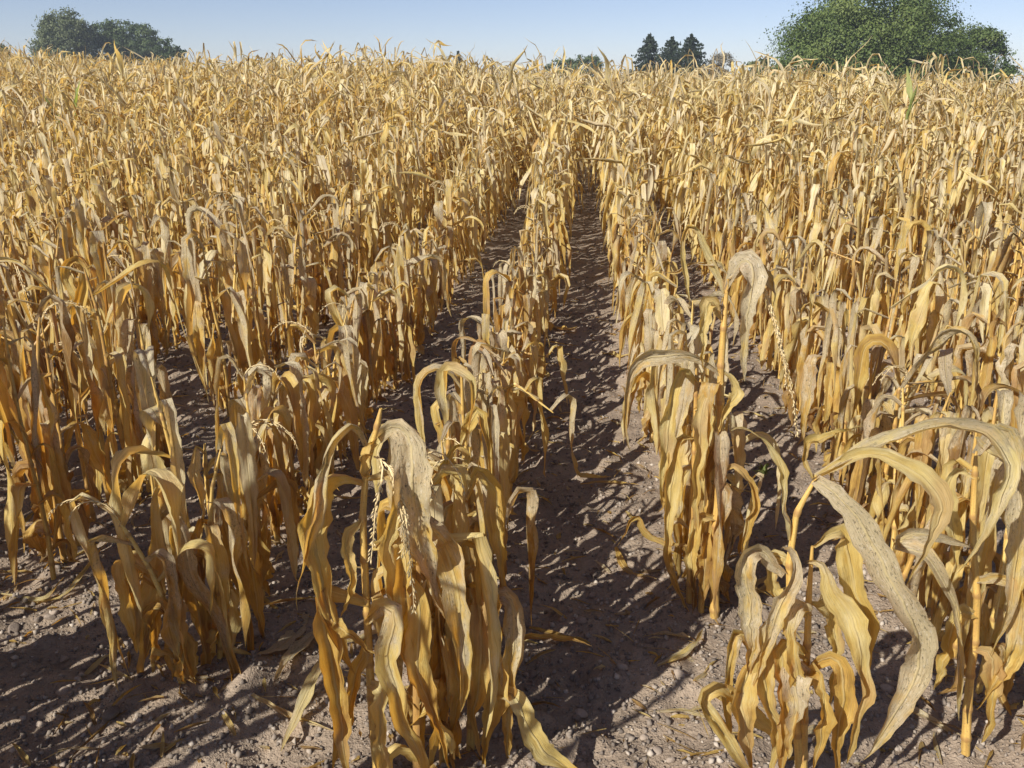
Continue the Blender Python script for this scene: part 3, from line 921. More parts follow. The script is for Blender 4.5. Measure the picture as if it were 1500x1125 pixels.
# the yellow stem with a folded-over leaf, and the tall plant right of the path
hero('maize_plant', 'upright yellow maize stem with a leaf folded over at its top, behind the tasselled plant', 640, 905, 2.42,
     [['base', (650, 780), (656, 680), (657, 600)]],
     [dict(p=[(657, 640), (653, 590, -.01), (651, 547, -.02), (662, 541, -.03), (686, 552, -.05), (694, 572, -.05), (691, 610, -.05), (682, 662, -.05)], w=.064, tone=.66, wear=.5, fold=.6, roll=(60, 30, -10, 20)),
      dict(p=[(652, 735), (640, 700, -.02), (628, 690, -.03), (622, 740, -.04), (626, 800, -.04)], w=.06, tone=.45, wear=.45, fold=.4, roll=(10, -10)),
      dict(p=[(650, 800), (668, 790, -.02), (676, 850, -.03), (670, 910, -.03)], w=.07, tone=.35, wear=.3, fold=.4, roll=(-10, 10)),
      dict(p=[(654, 700), (680, 640, .02), (702, 600, .02), (712, 650, .02), (722, 740, .02)], w=.06, tone=.5, wear=.5, fold=.5, roll=(20, 10))])

hero('maize_plant', 'tall thick-stemmed maize plant right of the path, long tassel drooping from its bent top', 1047, 905, 2.50,
     [['base', (1048, 800), (1055, 680), (1056, 540), (1066, 408)]],
     [dict(p=[(1065, 425), (1083, 388, -.01), (1098, 384, -.03), (1104, 410, -.05), (1101, 432, -.06), (1094, 480, -.06), (1090, 560, -.06)], w=.085, tone=.7, wear=.95, fold=.25, roll=(30, 0, 0), peak=.3),
      dict(p=[(1068, 412), (1098, 384, .02), (1122, 394, .02), (1136, 420, .02), (1134, 448, .02)], w=.055, tone=.35, wear=.9, fold=.5, roll=(-20, -30)),
      dict(p=[(1064, 400), (1050, 385, 0), (1020, 386, .02), (990, 396, .03), (972, 400, .03)], w=.035, tone=.7, wear=.7, fold=.7, roll=(0, 30)),
      dict(p=[(1056, 548), (1030, 527, -.02), (985, 520, -.04), (940, 528, -.05), (920, 560, -.06), (916, 610, -.06), (922, 660, -.06)], w=.062, tone=.42, wear=.85, fold=.3, roll=(30, 20, 0)),
      dict(p=[(1057, 690), (1078, 684, -.02), (1098, 710, -.03), (1104, 742, -.03), (1090, 800, -.03), (1094, 830, -.03)], w=.05, tone=.36, wear=.15, fold=.5, roll=(0, 40, -30)),
      dict(p=[(1055, 560), (1030, 590, -.03), (1024, 650, -.04), (1018, 720, -.04), (1024, 790, -.03)], w=.07, tone=.6, wear=.1, fold=.4, roll=(20, -10)),
      dict(p=[(1056, 540), (1080, 570, 0), (1062, 600, -.01), (1050, 640, -.02)], w=.055, tone=.6, wear=.5, fold=.4, roll=(0, 30)),
      dict(p=[(1050, 760), (1020, 760, -.02), (1012, 820, -.03), (1020, 880, -.03)], w=.07, tone=.5, wear=.2, fold=.4, roll=(10, -10)),
      dict(p=[(1058, 470), (1040, 440, -.02), (1032, 480, -.03), (1030, 540, -.03)], w=.06, tone=.65, wear=.15, fold=.4, roll=(10, -10)),
      dict(p=[(1062, 430), (1030, 350, 0), (1005, 335, 0), (1000, 380, 0), (1012, 450, 0)], w=.045, tone=.75, wear=.5, fold=.5, roll=(20, 0))],
     [[[(1066, 408), (1098, 392, .0), (1120, 425, -.03), (1134, 470, -.04), (1145, 510, -.04), (1155, 550, -.04), (1164, 600, -.04), (1168, 640, -.04)],
       [(1100, 395, 0), (1124, 440, -.03), (1140, 490, -.045), (1150, 540, -.045), (1152, 570, -.045)],
       [(1110, 410, 0), (1130, 455, -.03), (1141, 500, -.03), (1150, 530, -.03)]]], r=(.0150, .0085), gap=.13)

hero('maize_plant', 'maize plant with golden upright stems just before the tall thick-stemmed one', 1010, 885, 2.58,
     [['base', (1012, 780), (1018, 640), (1020, 540)]],
     [dict(p=[(1020, 560), (1000, 540, -.02), (985, 590, -.04), (975, 660, -.05), (968, 740, -.05)], w=.08, tone=.6, wear=.3, fold=.4, roll=(20, -10)),
      dict(p=[(1018, 640), (990, 650, -.03), (984, 720, -.05), (975, 800, -.05), (988, 860, -.05)], w=.075, tone=.52, wear=.15, fold=.4, roll=(20, -10)),
      dict(p=[(1016, 700), (1035, 690, -.03), (1030, 760, -.04), (1038, 840, -.04)], w=.07, tone=.5, wear=.1, fold=.4, roll=(-10, 10)),
      dict(p=[(1014, 780), (985, 760, 0), (978, 820, 0), (1000, 880, -.03), (1030, 940, -.06)], w=.05, tone=.4, wear=.7, fold=.4, roll=(0, 20)),
      dict(p=[(1018, 600), (1040, 590, -.02), (1036, 650, -.03), (1024, 720, -.03)], w=.06, tone=.66, wear=.1, fold=.4, roll=(0, -20)),
      dict(p=[(1012, 800), (960, 790, 0), (930, 760, 0), (905, 800, -.03)], w=.04, tone=.4, wear=.3, fold=.5, roll=(0, 20))])

# bent bare stalks at the left
hero('maize_plant', 'maize plant at left with bare ochre stalk and long leaf arching to the left', 160, 716, 3.50,
     [['base', (148, 645), (133, 540), (121, 448)]],
     [dict(p=[(124, 500), (112, 480, -.02), (80, 435, -.04), (52, 400, -.05), (24, 383, -.05), (-8, 380, -.05), (-40, 400, -.05)], w=.062, tone=.72, wear=.8, fold=.6, roll=(20, 20, 0)),
      dict(p=[(123, 455), (95, 400, 0), (110, 380, 0), (124, 410, 0), (110, 470, -.02), (98, 540, -.03)], w=.08, tone=.4, wear=.3, fold=.3, roll=(20, 0, 20)),
      dict(p=[(128, 500), (145, 520, 0), (160, 560, -.02), (172, 600, -.02)], w=.04, tone=.6, wear=.3, fold=.6, roll=(0, 30)),
      dict(p=[(137, 560), (115, 590, -.03), (100, 640, -.05), (85, 690, -.05)], w=.06, tone=.35, wear=.2, fold=.4, roll=(0, 20)),
      dict(p=[(122, 450), (135, 440, .02), (150, 470, .02), (165, 540, .02), (178, 570, .02)], w=.05, tone=.5, wear=.4, fold=.5, roll=(0, 30))],
     [[[(20, 385, -.05), (30, 410, -.06), (42, 450, -.07), (55, 490, -.07), (64, 500, -.07)], [(25, 390, -.05), (36, 420, -.07), (46, 440, -.07)]]], r=(.0135, .009), gap=.14)
hero('maize_plant', 'maize stalk at left snapped off at knee height with a thin leaf leaning back', 190, 694, 3.62,
     [['base', (185, 640), (181, 590), (178, 560)]],
     [dict(p=[(179, 565), (165, 530, 0), (150, 500, 0), (135, 470, 0)], w=.04, tone=.6, wear=.3, fold=.7, roll=(0, 30)),
      dict(p=[(181, 590), (170, 600, -.03), (160, 640, -.04), (150, 690, -.04)], w=.05, tone=.3, wear=.3, fold=.5, roll=(0, 30)),
      dict(p=[(180, 570), (196, 580, .02), (200, 630, .02), (192, 680, .02)], w=.05, tone=.4, wear=.3, fold=.5, roll=(0, 30))], r=(.0135, .010), gap=.12)

# ------------------------------------------------------------------ the individual plants
LOOK = ['withered', 'dry', 'drooping', 'straw-coloured', 'golden brown']
by_row = {}
for i in single:
    by_row.setdefault(int(PK[i]), []).append(i)
for k, idx in sorted(by_row.items()):
    idx.sort(key=lambda i: PY[i])
    for q, i in enumerate(idx):
        d = math.hypot(PX[i], PY[i])
        ns, nu = (26, 9) if d < 3.2 else (22, 7) if d < 4.3 else ((18, 5) if d < 6 else (13, 3))
        lab = f'{ordinal(q + sum(1 for hk, hy in HERO_AT if hk == k and hy < PY[i]))} withered maize plant from the front, {row_words(k)}'
        make_plant(i, rng, lab, G_SINGLE, ns, nu)
# ------------------------------------------------------------------ the rest of the crop, one mass
def crop_mass(idx, ns, nu, nleaf, g, strips):
    """Arrays of the leaves and stalks of many plants."""
    n = len(idx)
    h = PH[idx]
    X, Yy, Z = PX[idx], PY[idx], PZ[idx]
    age = sstep(6, 15, Yy)
    rep = np.repeat(np.arange(n), nleaf)
    N = len(rep)
    f = np.tile(np.linspace(.10, 1.0, nleaf), n) + g.normal(0, .03, N)
    f = f.clip(.05, 1.0)
    hh, ag = h[rep], age[rep]
    lean, la = np.abs(g.normal(0, .06, n))[rep], g.uniform(0, 6.28, n)[rep]
    base = np.stack([X[rep] + np.cos(la) * lean * hh * f ** 1.4, Yy[rep] + np.sin(la) * lean * hh * f ** 1.4, Z[rep] + hh * f], -1)
    plane = g.uniform(0, 6.28, n)[rep]
    phi = plane + np.pi * (np.tile(np.arange(nleaf), n) % 2) + g.normal(0, .6, N)
    th0 = g.uniform(.3, 1.3, N) + ag * .15
    th1 = g.uniform(-1.68, -1.33, N) + ag * g.uniform(0, .55, N)
    kink = g.uniform(.005, .06, N) + (f > .55) * g.uniform(0, .05, N) + ag * g.uniform(.02, .20, N)
    kspan = g.uniform(.02, .08, N) + ag * g.uniform(.03, .26, N)
    up = (f > .8) & (g.random(N) < .15 * ag)
    th1 = np.where(up, g.uniform(-.3, .9, N), th1)
    L = g.uniform(.42, .74, N) * (.75 + .3 * np.minimum(hh, 1.5)) * np.where(f < .22, .7, 1)
    L = np.minimum(L, f * hh + kink + g.uniform(-.04, .07, N)).clip(.12)
    W = g.uniform(.046, .094, N) * np.where(f > .9, .75, 1)
    C, S, Nn = centre_lines(base, phi, th0, th1, kink, kspan, L, ns, g, g.normal(0, 1.5, N), g.uniform(.2, .8, N), True, Z[rep])
    V = ribbon(C, S, Nn, W, leaf_style(N, g), nu).reshape(N, -1, 3)
    per = (ns + 1) * nu
    F = (leaf_faces(ns + 1, nu)[None] + (np.arange(N) * per)[:, None, None]).reshape(-1, 4)
    u = np.tile(np.tile(np.linspace(0, 1, nu), ns + 1), N)
    v = (np.repeat(np.linspace(0, 1, ns + 1), nu)[None] * L[:, None] + g.uniform(0, 50, N)[:, None]).ravel()
    pt = g.normal(.58, .12, n)[rep]
    tone = np.clip(pt - .18 + .30 * f + .10 * ag + g.normal(0, .18, N), 0, 1)
    wear = np.clip(.08 + .55 * f + g.normal(0, .2, N), 0, 1)
    out = [[V.reshape(-1, 3), F, np.stack([u, v], -1), np.repeat(tone, per), np.repeat(wear, per), 0]]
    # stalks: three-sided prisms with two sections
    rings = np.array([0, .5, 1.0])
    a = np.linspace(0, 2 * np.pi, 4)
    la2, ln2 = la[::nleaf], lean[::nleaf]
    cx = X[:, None] + np.cos(la2)[:, None] * ln2[:, None] * h[:, None] * rings ** 1.4
    cy = Yy[:, None] + np.sin(la2)[:, None] * ln2[:, None] * h[:, None] * rings ** 1.4
    cz = Z[:, None] + h[:, None] * rings
    rad = np.array([.011, .009, .005])
    SV = np.stack([cx[:, :, None] + np.cos(a) * rad[None, :, None], cy[:, :, None] + np.sin(a) * rad[None, :, None], np.broadcast_to(cz[:, :, None], (n, 3, 4))], -1)
    SF = (leaf_faces(3, 4)[None] + (np.arange(n) * 12)[:, None, None]).reshape(-1, 4)
    suv = np.stack(np.broadcast_arrays(np.linspace(0, 1, 4)[None, None, :], (rings * 1.5)[None, :, None] + g.uniform(0, 9, n)[:, None, None]), -1)
    out.append([SV.reshape(-1, 3), SF, suv.reshape(-1, 2), np.repeat(g.uniform(.15, .6, n), 12), np.full(n * 12, .25), 1])
    # tassel rays
    pick = np.where(g.random(n) < strips)[0]
    if len(pick):
        m = 4
        rp = np.repeat(pick, m)
        M = len(rp)
        top = np.stack([cx[rp, 2], cy[rp, 2], cz[rp, 2] - .02], -1)
        al = age[rp]
        th0 = g.uniform(.9, 1.55, M)
        C, S, Nn = centre_lines(top, g.uniform(0, 6.28, M), th0, th0 - g.uniform(0, 1.5, M), np.full(M, .10), np.full(M, .2), g.uniform(.16, .38, M), 4, g, np.zeros(M), np.full(M, .1), False)
        st = leaf_style(M, g)
        V = ribbon(C, S, Nn, np.full(M, .010), st, 2).reshape(M, -1, 3)
        F = (leaf_faces(5, 2)[None] + (np.arange(M) * 10)[:, None, None]).reshape(-1, 4)
        uvv = np.tile(np.stack([np.tile([.2, .8], 5), np.repeat(np.linspace(0, .2, 5), 2)], -1), (M, 1))
        out.append([V.reshape(-1, 3), F, uvv, np.repeat(g.uniform(.15, .9, M), 10), np.full(M * 10, .5), 0])
    return out


dist = np.hypot(PX[rest], PY[rest])
chunks = crop_mass(rest[dist < 5], 14, 5, 11, rng, .2)
chunks += crop_mass(rest[(dist >= 5) & (dist < 12)], 10, 3, 11, rng, .4)
chunks += crop_mass(rest[(dist >= 12) & (dist < 18)], 7, 3, 11, rng, .5)
chunks += crop_mass(rest[dist >= 18], 5, 3, 9, rng, .6)
Vs, Fs, Us, Ts, Ws, Ms, off = [], [], [], [], [], [], 0
for V, F, U, T, W_, mi in chunks:
    Vs.append(V); Fs.append(F + off); Us.append(U); Ts.append(T); Ws.append(W_); Ms.append(np.full(len(F), mi))
    off += len(V)
crop = link('maize_crop', mesh_from('maize_crop', np.concatenate(Vs), np.concatenate(Fs), [M_LEAF_FAR, M_STALK], np.concatenate(Us), {'tone': np.concatenate(Ts), 'wear': np.concatenate(Ws)}, midx=np.concatenate(Ms)))
tag(crop, 'dense mass of withered maize filling the field up to the skyline', 'maize crop', None, 'stuff')
print('plants', len(PX), 'single', len(single), 'side', len(side_idx), 'far_d', far_d, 'crop verts', off, 'quads', sum(len(f) for f in Fs), 'tris', sum(len(o.data.loops) - 2 * len(o.data.polygons) for o in bpy.data.objects if o.type == 'MESH'))


# ------------------------------------------------------------------ green maize plants among the dry ones
def green_plant(px, py_top, Y, h, label, seed, n=8, upright=.8):
    g = np.random.default_rng(seed)
    p = at(px, py_top, Y)
    x, y = p[0], p[1]
    z = float(terrain(x, y))
    h = p[2] - z
    root = link('green_maize_plant', None, None, (x, y, z))
    root.empty_display_size = .1
    tag(root, label, 'maize plant', 'maize plants that are still green')
    path = stalk_path(h * .9, g)
    link('stalk', stalk_mesh(path, .012, .006, .6, g), root)
    base, phi, th0, th1, kink, kspan, L, W, tw, wob, f = plant_leaves(h * .9, path, g, n, 1.0)
    th0 = g.uniform(1.0, 1.4, n)
    th1 = np.where(f > .6, g.uniform(.2, 1.2, n), g.uniform(-1.4, -.3, n))
    th1[-2:] = g.uniform(1.0, 1.3, 2)
    kink[:] = .25
    kspan[:] = .4
    L = g.uniform(.4, .6, n)
    C, S, Nn = centre_lines(base, phi, th0, th1, kink, kspan, L, 10, g, tw * .4, wob * .3)
    V = ribbon(C, S, Nn, np.full(n, .085), leaf_style(n, g), 3)
    u = np.tile(np.linspace(0, 1, 3), 11)
    for j in range(n):
        v = np.repeat(np.linspace(0, L[j], 11), 3) + g.uniform(0, 50)
        green = f[j] > .62
        link('leaf', mesh_from('leaf', V[j].reshape(-1, 3), leaf_faces(11, 3), M_GREEN if green else M_LEAF, np.stack([u, v], -1), {'tone': np.full(33, g.uniform(.3, .75)), 'wear': np.full(33, .25)}), root)


green_plant(92, 66, 12.0, 1.9, 'fresh green maize plant rising out of the dry crop before the trees at left', 3)
green_plant(1312, 140, 11.5, 1.5, 'fresh green maize plant in the dry crop below the big round tree', 8)


# ------------------------------------------------------------------ trees beyond the crest
def leaf_cards(cent, size, g, up=.3, out=None):
    """Bent leaf sprays (two triangles folded on their middle) at many points."""
    n = len(cent)
    d = unit(g.normal(size=(n, 3)) * (1 if out is None else .55) + np.array([0, 0, up]) + (0 if out is None else out))
    a = unit(np.cross(d, g.normal(size=(n, 3))))
    b = np.cross(d, a)
    s = size * g.uniform(.55, 1.3, n)[:, None]
    V = np.stack([cent - a * s * .5, cent - b * s * .32 + d * s * .12, cent + a * s * .5, cent + b * s * .32 + d * s * .12], 1)
    return V.reshape(-1, 3), np.arange(n * 4).reshape(-1, 4)


def foliage_material(name, dark, mid, light):
    return simple_material(name, [(.15, dark), (.5, mid), (.85, light)], .9, .6, .3, transl=(1.1, 1.2, .6), attr=True)


M_FOL_MAPLE = foliage_material('maple_foliage', (.048, .082, .021), (.086, .130, .033), (.145, .188, .055))
M_FOL_WILLOW = foliage_material('willow_foliage', (.065, .085, .036), (.100, .125, .055), (.150, .175, .085))
M_FOL_OAK = foliage_material('oak_foliage', (.040, .065, .024), (.068, .102, .034), (.105, .140, .052))
M_FOL_SPRUCE = foliage_material('spruce_foliage', (.016, .030, .018), (.028, .046, .026), (.045, .065, .036))
M_FOL_GREY = foliage_material('grey_foliage', (.13, .12, .09), (.20, .18, .14), (.28, .25, .19))


def tree(name, label, px, py_top, Y, lobes, mat, nleaf, size, seed, cat='tree', group='trees beyond the crest of the field', up=.3, m=110, big=1.0):
    """A broadleaf tree; lobes are (px, py, rx, rz) in photo pixels at the tree's distance Y, its crown filled with clumps of sprays."""
    g = np.random.default_rng(seed)
    c0 = at(px, py_top, Y)
    gz = float(terrain(c0[0], Y))
    root = link(name, None, None, (c0[0], Y, gz))
    root.empty_display_size = .5
    tag(root, label, cat, group)
    org = np.array([c0[0], Y, gz])
    k = Y / FPX * 1.03
    cents, tones, outs = [], [], []
    tips = []
    vol = np.array([rx * rz for _, _, rx, rz in lobes], float)
    for (lx, ly, rx, rz), sh in zip(lobes, vol / vol.sum()):
        cen = at(lx, ly, Y)
        rad = np.array([rx, (rx + rz) * .5, rz]) * k
        nc = max(6, int(nleaf * sh / m))
        d = unit(g.normal(size=(nc, 3)))
        rr = g.uniform(.55, 1.0, nc)[:, None] ** .6
        cc = cen + d * rr * rad * (1 + g.normal(0, .05, (nc, 1)))
        tips.append(cc[g.integers(0, nc, 4)])
        cr = g.uniform(.09, .22, nc) * big * (rx + rz) * k * .5 + .25
        q = g.normal(size=(nc, m, 3)) * np.array([.62, .62, .36])
        pts = cc[:, None] + q * cr[:, None, None]
        cents.append(pts.reshape(-1, 3))
        outs.append((unit(q) * .9 + (d * .35)[:, None]).reshape(-1, 3))
        tones.append(np.repeat(np.clip(g.normal(.5, .24, nc), 0, 1), m))
    P = np.concatenate(cents) - org
    keep = P[:, 2] > .4
    T = np.concatenate(tones)[keep]
    V, F = leaf_cards(P[keep], size, g, up * .4, np.concatenate(outs)[keep])
    link('crown', mesh_from('crown', V, F, mat, attrs={'tone': np.repeat(T, 4)}, smooth=False), root)
    hgt = P[:, 2].max()
    fork = np.array([0, 0, hgt * .32])
    tp = np.array([[0, 0, -.3], [.02 * hgt, 0, hgt * .12], fork, fork + [.01 * hgt, .02 * hgt, hgt * .3]])
    V, F, _ = tube(spline(tp, 10)[0], np.linspace(.035, .012, 10) * hgt, 8)
    link('trunk', mesh_from('trunk', V, F, M_BARK), root)
    for tpt in np.concatenate(tips)[:9]:
        e = tpt - org
        mid = fork * .6 + e * .4 + [0, 0, .04 * hgt]
        V, F, _ = tube(spline([fork * g.uniform(.8, 1.2), mid, e], 7)[0], np.linspace(.012, .003, 7) * hgt, 6)
        link('limb', mesh_from('limb', V, F, M_BARK), root)
    return root


def spruce(label, px, py_top, Y, half_px, seed):
    g = np.random.default_rng(seed)
    top = at(px, py_top, Y)
    gz = float(terrain(top[0], Y))
    H = top[2] - gz
    root = link('spruce_tree', None, None, (top[0], Y, gz))
    root.empty_display_size = .5
    tag(root, label, 'tree', 'trees beyond the crest of the field')
    V, F, _ = tube(np.array([[0, 0, -.3], [0, 0, H * .5], [0, 0, H * .99]]), np.array([.02, .012, .002]) * H, 7)
    link('trunk', mesh_from('trunk', V, F, M_BARK), root)
    wid = half_px * Y / FPX
    cents, tones = [], []
    z = H
    scale_h = (100 - py_top) * Y / FPX            # the part of the cone above the maize reaches the half width
    while z > H * .12:
        r = min(wid * ((H - z) / scale_h) ** .75, wid * 1.6) + .08
        nb = int(g.integers(6, 10))
        a0 = g.uniform(0, 6.28)
        for q in range(nb):
            a = a0 + q * 6.28 / nb + g.normal(0, .2)
            l = r * g.uniform(.5, 1.2)
            m = int(10 + 26 * l)
            s = g.uniform(0, 1, m)
            drop = -.28 * l * s + .16 * l * s ** 3
            p = np.stack([np.cos(a) * l * s, np.sin(a) * l * s, z + drop], -1) + g.normal(0, .055, (m, 3)) * (1 + l * .5)
            cents.append(p)
            tones.append(np.full(m, np.clip(g.normal(.5, .2), 0, 1)))
        z -= g.uniform(.16, .34)
    V, F = leaf_cards(np.concatenate(cents), .26, g, -.2)
    link('crown', mesh_from('crown', V, F, M_FOL_SPRUCE, attrs={'tone': np.repeat(np.concatenate(tones), 4)}, smooth=False), root)


tree('broadleaf_tree', 'huge dense round broadleaf tree dominating the skyline at right', 1275, -10, 62,
     [(1275, 48, 90, 72), (1225, 85, 75, 58), (1330, 75, 62, 68), (1185, 108, 62, 40), (1280, 120, 95, 50), (1345, 125, 60, 45), (1300, 30, 60, 36), (1225, 50, 40, 36)], M_FOL_MAPLE, 125000, .165, 21, up=.9, m=300, big=1.35)
tree('broadleaf_tree', 'smaller open-crowned broadleaf tree touching the huge round one', 1425, 45, 66,
     [(1425, 72, 36, 28), (1452, 112, 28, 24), (1410, 118, 42, 34), (1440, 60, 24, 17), (1395, 90, 30, 36), (1458, 76, 13, 8), (1465, 100, 14, 10)], M_FOL_MAPLE, 24000, .17, 22, up=.9)
tree('willow_tree', 'tall greyish willow at the left end of the far clump', 97, 22, 115,
     [(95, 52, 30, 30), (108, 42, 22, 24), (72, 72, 18, 28), (100, 75, 40, 30), (84, 45, 18, 20)], M_FOL_WILLOW, 20000, .30, 23, up=-.3, m=70)
tree('oak_tree', 'dark round oak in the middle of the far clump', 170, 30, 120,
     [(158, 52, 22, 22), (180, 60, 28, 24), (210, 62, 22, 24), (165, 78, 45, 28), (220, 78, 16, 20)], M_FOL_OAK, 21000, .30, 24, m=70)
tree('oak_tree', 'low loose oak sapling at the right end of the far clump', 250, 60, 112,
     [(241, 74, 11, 14), (258, 72, 8, 9), (250, 88, 17, 14), (266, 78, 4, 4)], M_FOL_OAK, 3000, .28, 25, m=60)
tree('broadleaf_tree', 'dark tree cut by the edge of the view at far left', 0, 70, 105,
     [(-4, 84, 18, 14), (-22, 76, 22, 22), (16, 92, 8, 9)], M_FOL_OAK, 1600, .42, 26)
tree('broadleaf_tree', 'low distant leafy tree just left of the three dark spruces', 848, 74, 125,
     [(842, 91, 9, 11), (868, 94, 14, 10), (818, 98, 18, 10), (853, 100, 28, 12)], M_FOL_OAK, 4500, .30, 27, m=60)
tree('shrub', 'pale grey bare-looking shrub right of the three dark spruces', 1056, 74, 90,
     [(1056, 95, 15, 16), (1062, 89, 9, 10), (1048, 100, 13, 12)], M_FOL_GREY, 2600, .16, 28, cat='shrub')
tree('shrub', 'small green shrub at the left foot of the huge round tree', 1114, 88, 70,
     [(1114, 102, 10, 12), (1108, 108, 12, 12)], M_FOL_WILLOW, 900, .26, 29, cat='shrub')
spruce('leftmost of the three dark spruces on the skyline', 952, 52, 95, 34, 31)
spruce('middle of the three dark spruces on the skyline, slightly lower', 985, 56, 99, 38, 32)
spruce('rightmost of the three dark spruces on the skyline, the widest', 1013, 52, 93, 42, 33)
spruce('tiny lone spruce tip showing above the maize left of the path', 671, 76, 130, 7, 34)

# ------------------------------------------------------------------ stones, gravel and litter on the soil
def ico(sub):
    t = (1 + 5 ** .5) / 2
    V = unit(np.array([[-1, t, 0], [1, t, 0], [-1, -t, 0], [1, -t, 0], [0, -1, t], [0, 1, t], [0, -1, -t], [0, 1, -t], [t, 0, -1], [t, 0, 1], [-t, 0, -1], [-t, 0, 1]], float))
    F = [(0, 11, 5), (0, 5, 1), (0, 1, 7), (0, 7, 10), (0, 10, 11), (1, 5, 9), (5, 11, 4), (11, 10, 2), (10, 7, 6), (7, 1, 8), (3, 9, 4), (3, 4, 2), (3, 2, 6), (3, 6, 8), (3, 8, 9), (4, 9, 5), (2, 4, 11), (6, 2, 10), (8, 6, 7), (9, 8, 1)]
    V = [tuple(v) for v in V]
    for _ in range(sub):
        cache, G = {}, []

        def midp(a, b):
            k = (min(a, b), max(a, b))
            if k not in cache:
                m = (np.array(V[a]) + np.array(V[b])) / 2
                V.append(tuple(m / np.linalg.norm(m)))
                cache[k] = len(V) - 1
            return cache[k]
        for a, b, c in F:
            x, y, z = midp(a, b), midp(b, c), midp(c, a)
            G += [(a, x, z), (b, y, x), (c, z, y), (x, y, z)]
        F = G
    return np.array(V), np.array(F)


IV, IF = ico(1)
IV2, IF2 = ico(2)
stone_meshes = []
for q in range(12):
    d = IV2.copy()
    for _ in range(7):
        nrm = unit(rng.normal(size=3))
        c = rng.uniform(.62, .92)
        dist_ = d @ nrm
        d = d - np.maximum(dist_ - c, 0)[:, None] * nrm * .9
    d = d * np.array([1, rng.uniform(.65, .95), rng.uniform(.45, .75)])
    stone_meshes.append(mesh_from('stone', d, IF2, M_STONE, attrs={'tone': np.full(len(d), rng.uniform(.25, .85))}))
STONES = [((18, 918), .030, 'large tan stone lying at the left edge of the bare soil'),
          ((57, 904), .018, 'pale rounded stone beside the large tan one at left'),
          ((80, 898), .017, 'second pale stone beside the large tan one at left'),
          ((145, 860), .016, 'pale stone on the soil left of the broad yellow leaf'),
          ((93, 962), .015, 'grey stone in the shade at left below the pale ones'),
          ((161, 1014), .018, 'grey round stone in front of the dull clump at left'),
          ((200, 905), .017, 'tan stone against the dull clump at left'),
          ((960, 1100), .022, 'round grey stone at the bottom of the path'),
          ((868, 862), .016, 'pale stone in the sunny middle of the path'),
          ((900, 762), .016, 'flat pale stone beside the tall thick-stemmed plant'),
          ((832, 618), .022, 'flat tan stone farther up the path'),
          ((770, 782), .022, 'grey flat stone at the foot of the row left of the path'),
          ((805, 1000), .018, 'pale stone right of the foremost maize at the bottom'),
          ((995, 998), .024, 'large grey stone in shade on the path at the right'),
          ((845, 1046), .015, 'small grey stone lying before the path at the bottom'),
          ((915, 692), .020, 'tan upright stone under the row right of the path'),
          ((165, 1060), .026, 'flat dark stone at the bottom left corner'),
          ((1285, 1092), .016, 'grey stone under the high arching plant')]


def put_stone(x, y, r, label, group):
    o = link('stone', random.choice(stone_meshes), None, (x, y, float(soil_z(x, y)) + r * .10), (random.uniform(-.3, .3), random.uniform(-.3, .3), random.uniform(0, 6.28)))
    o.scale = (r, r, r)
    tag(o, label, 'stone', group)


for (px, py), r, lab in STONES:
    p = ground_at(px, py)
    put_stone(p[0], p[1], r, lab, 'stones lying on the field')
cnt = 0
while cnt < 190:
    y = 1.5 + 4.2 * random.random() ** 1.3
    x = random.uniform(-.62 * y - .3, .52 * y + .3)
    px, py, _ = project(np.array([x, y, 0]))
    if not (0 < px < 1500 and py < 1125):
        continue
    ph = (x - ROW0) / PITCH_ROW
    k = math.floor(ph)
    if abs(ph - round(ph)) < .12:
        continue
    side = 'on the bare path' if k == 0 else (f'on the soil of the {ORD[-k - 1]} gap left of the path' if k < 0 else f'on the soil of the {ORD[k - 1]} gap right of the path')
    put_stone(x, y, random.choice([.010, .011, .012, .013, .014, .017, .020, .023]), 'small greyish field stone lying ' + side, 'small stones ' + side)
    cnt += 1

# gravel: uncountable grit
NG = 46000
yy = 1.3 + 7.0 * rng.random(NG) ** 1.25
xx = rng.uniform(-1, 1, NG) * (.62 * yy + .3) - .07 * yy
sz = .003 + .0125 * rng.random(NG) ** 2.1
gverts = IV * 1.0
base_v, base_f = unit(OCTA + rng.normal(0, .12, (6, 3))), OCTF
rot = rng.normal(size=(NG, 3, 3))
Q, _ = np.linalg.qr(rot)
dv = base_v[None] * rng.uniform(.6, 1.1, (NG, 6, 1)) * np.array([1.1, .9, .7])
dv = np.einsum('nij,nvj->nvi', Q, dv) * sz[:, None, None]
dv = dv + np.stack([xx, yy, soil_z(xx, yy) + sz * .2], -1)[:, None]
gf = (base_f[None] + (np.arange(NG) * 6)[:, None, None]).reshape(-1, 3)
gr = link('gravel', mesh_from('gravel', dv.reshape(-1, 3), gf, M_GRAVEL, attrs={'tone': np.repeat(np.clip(rng.normal(.5, .22, NG), 0, 1), 6)}, smooth=False))
tag(gr, 'fine pale gravel strewn over the soil', 'gravel', None, 'stuff')

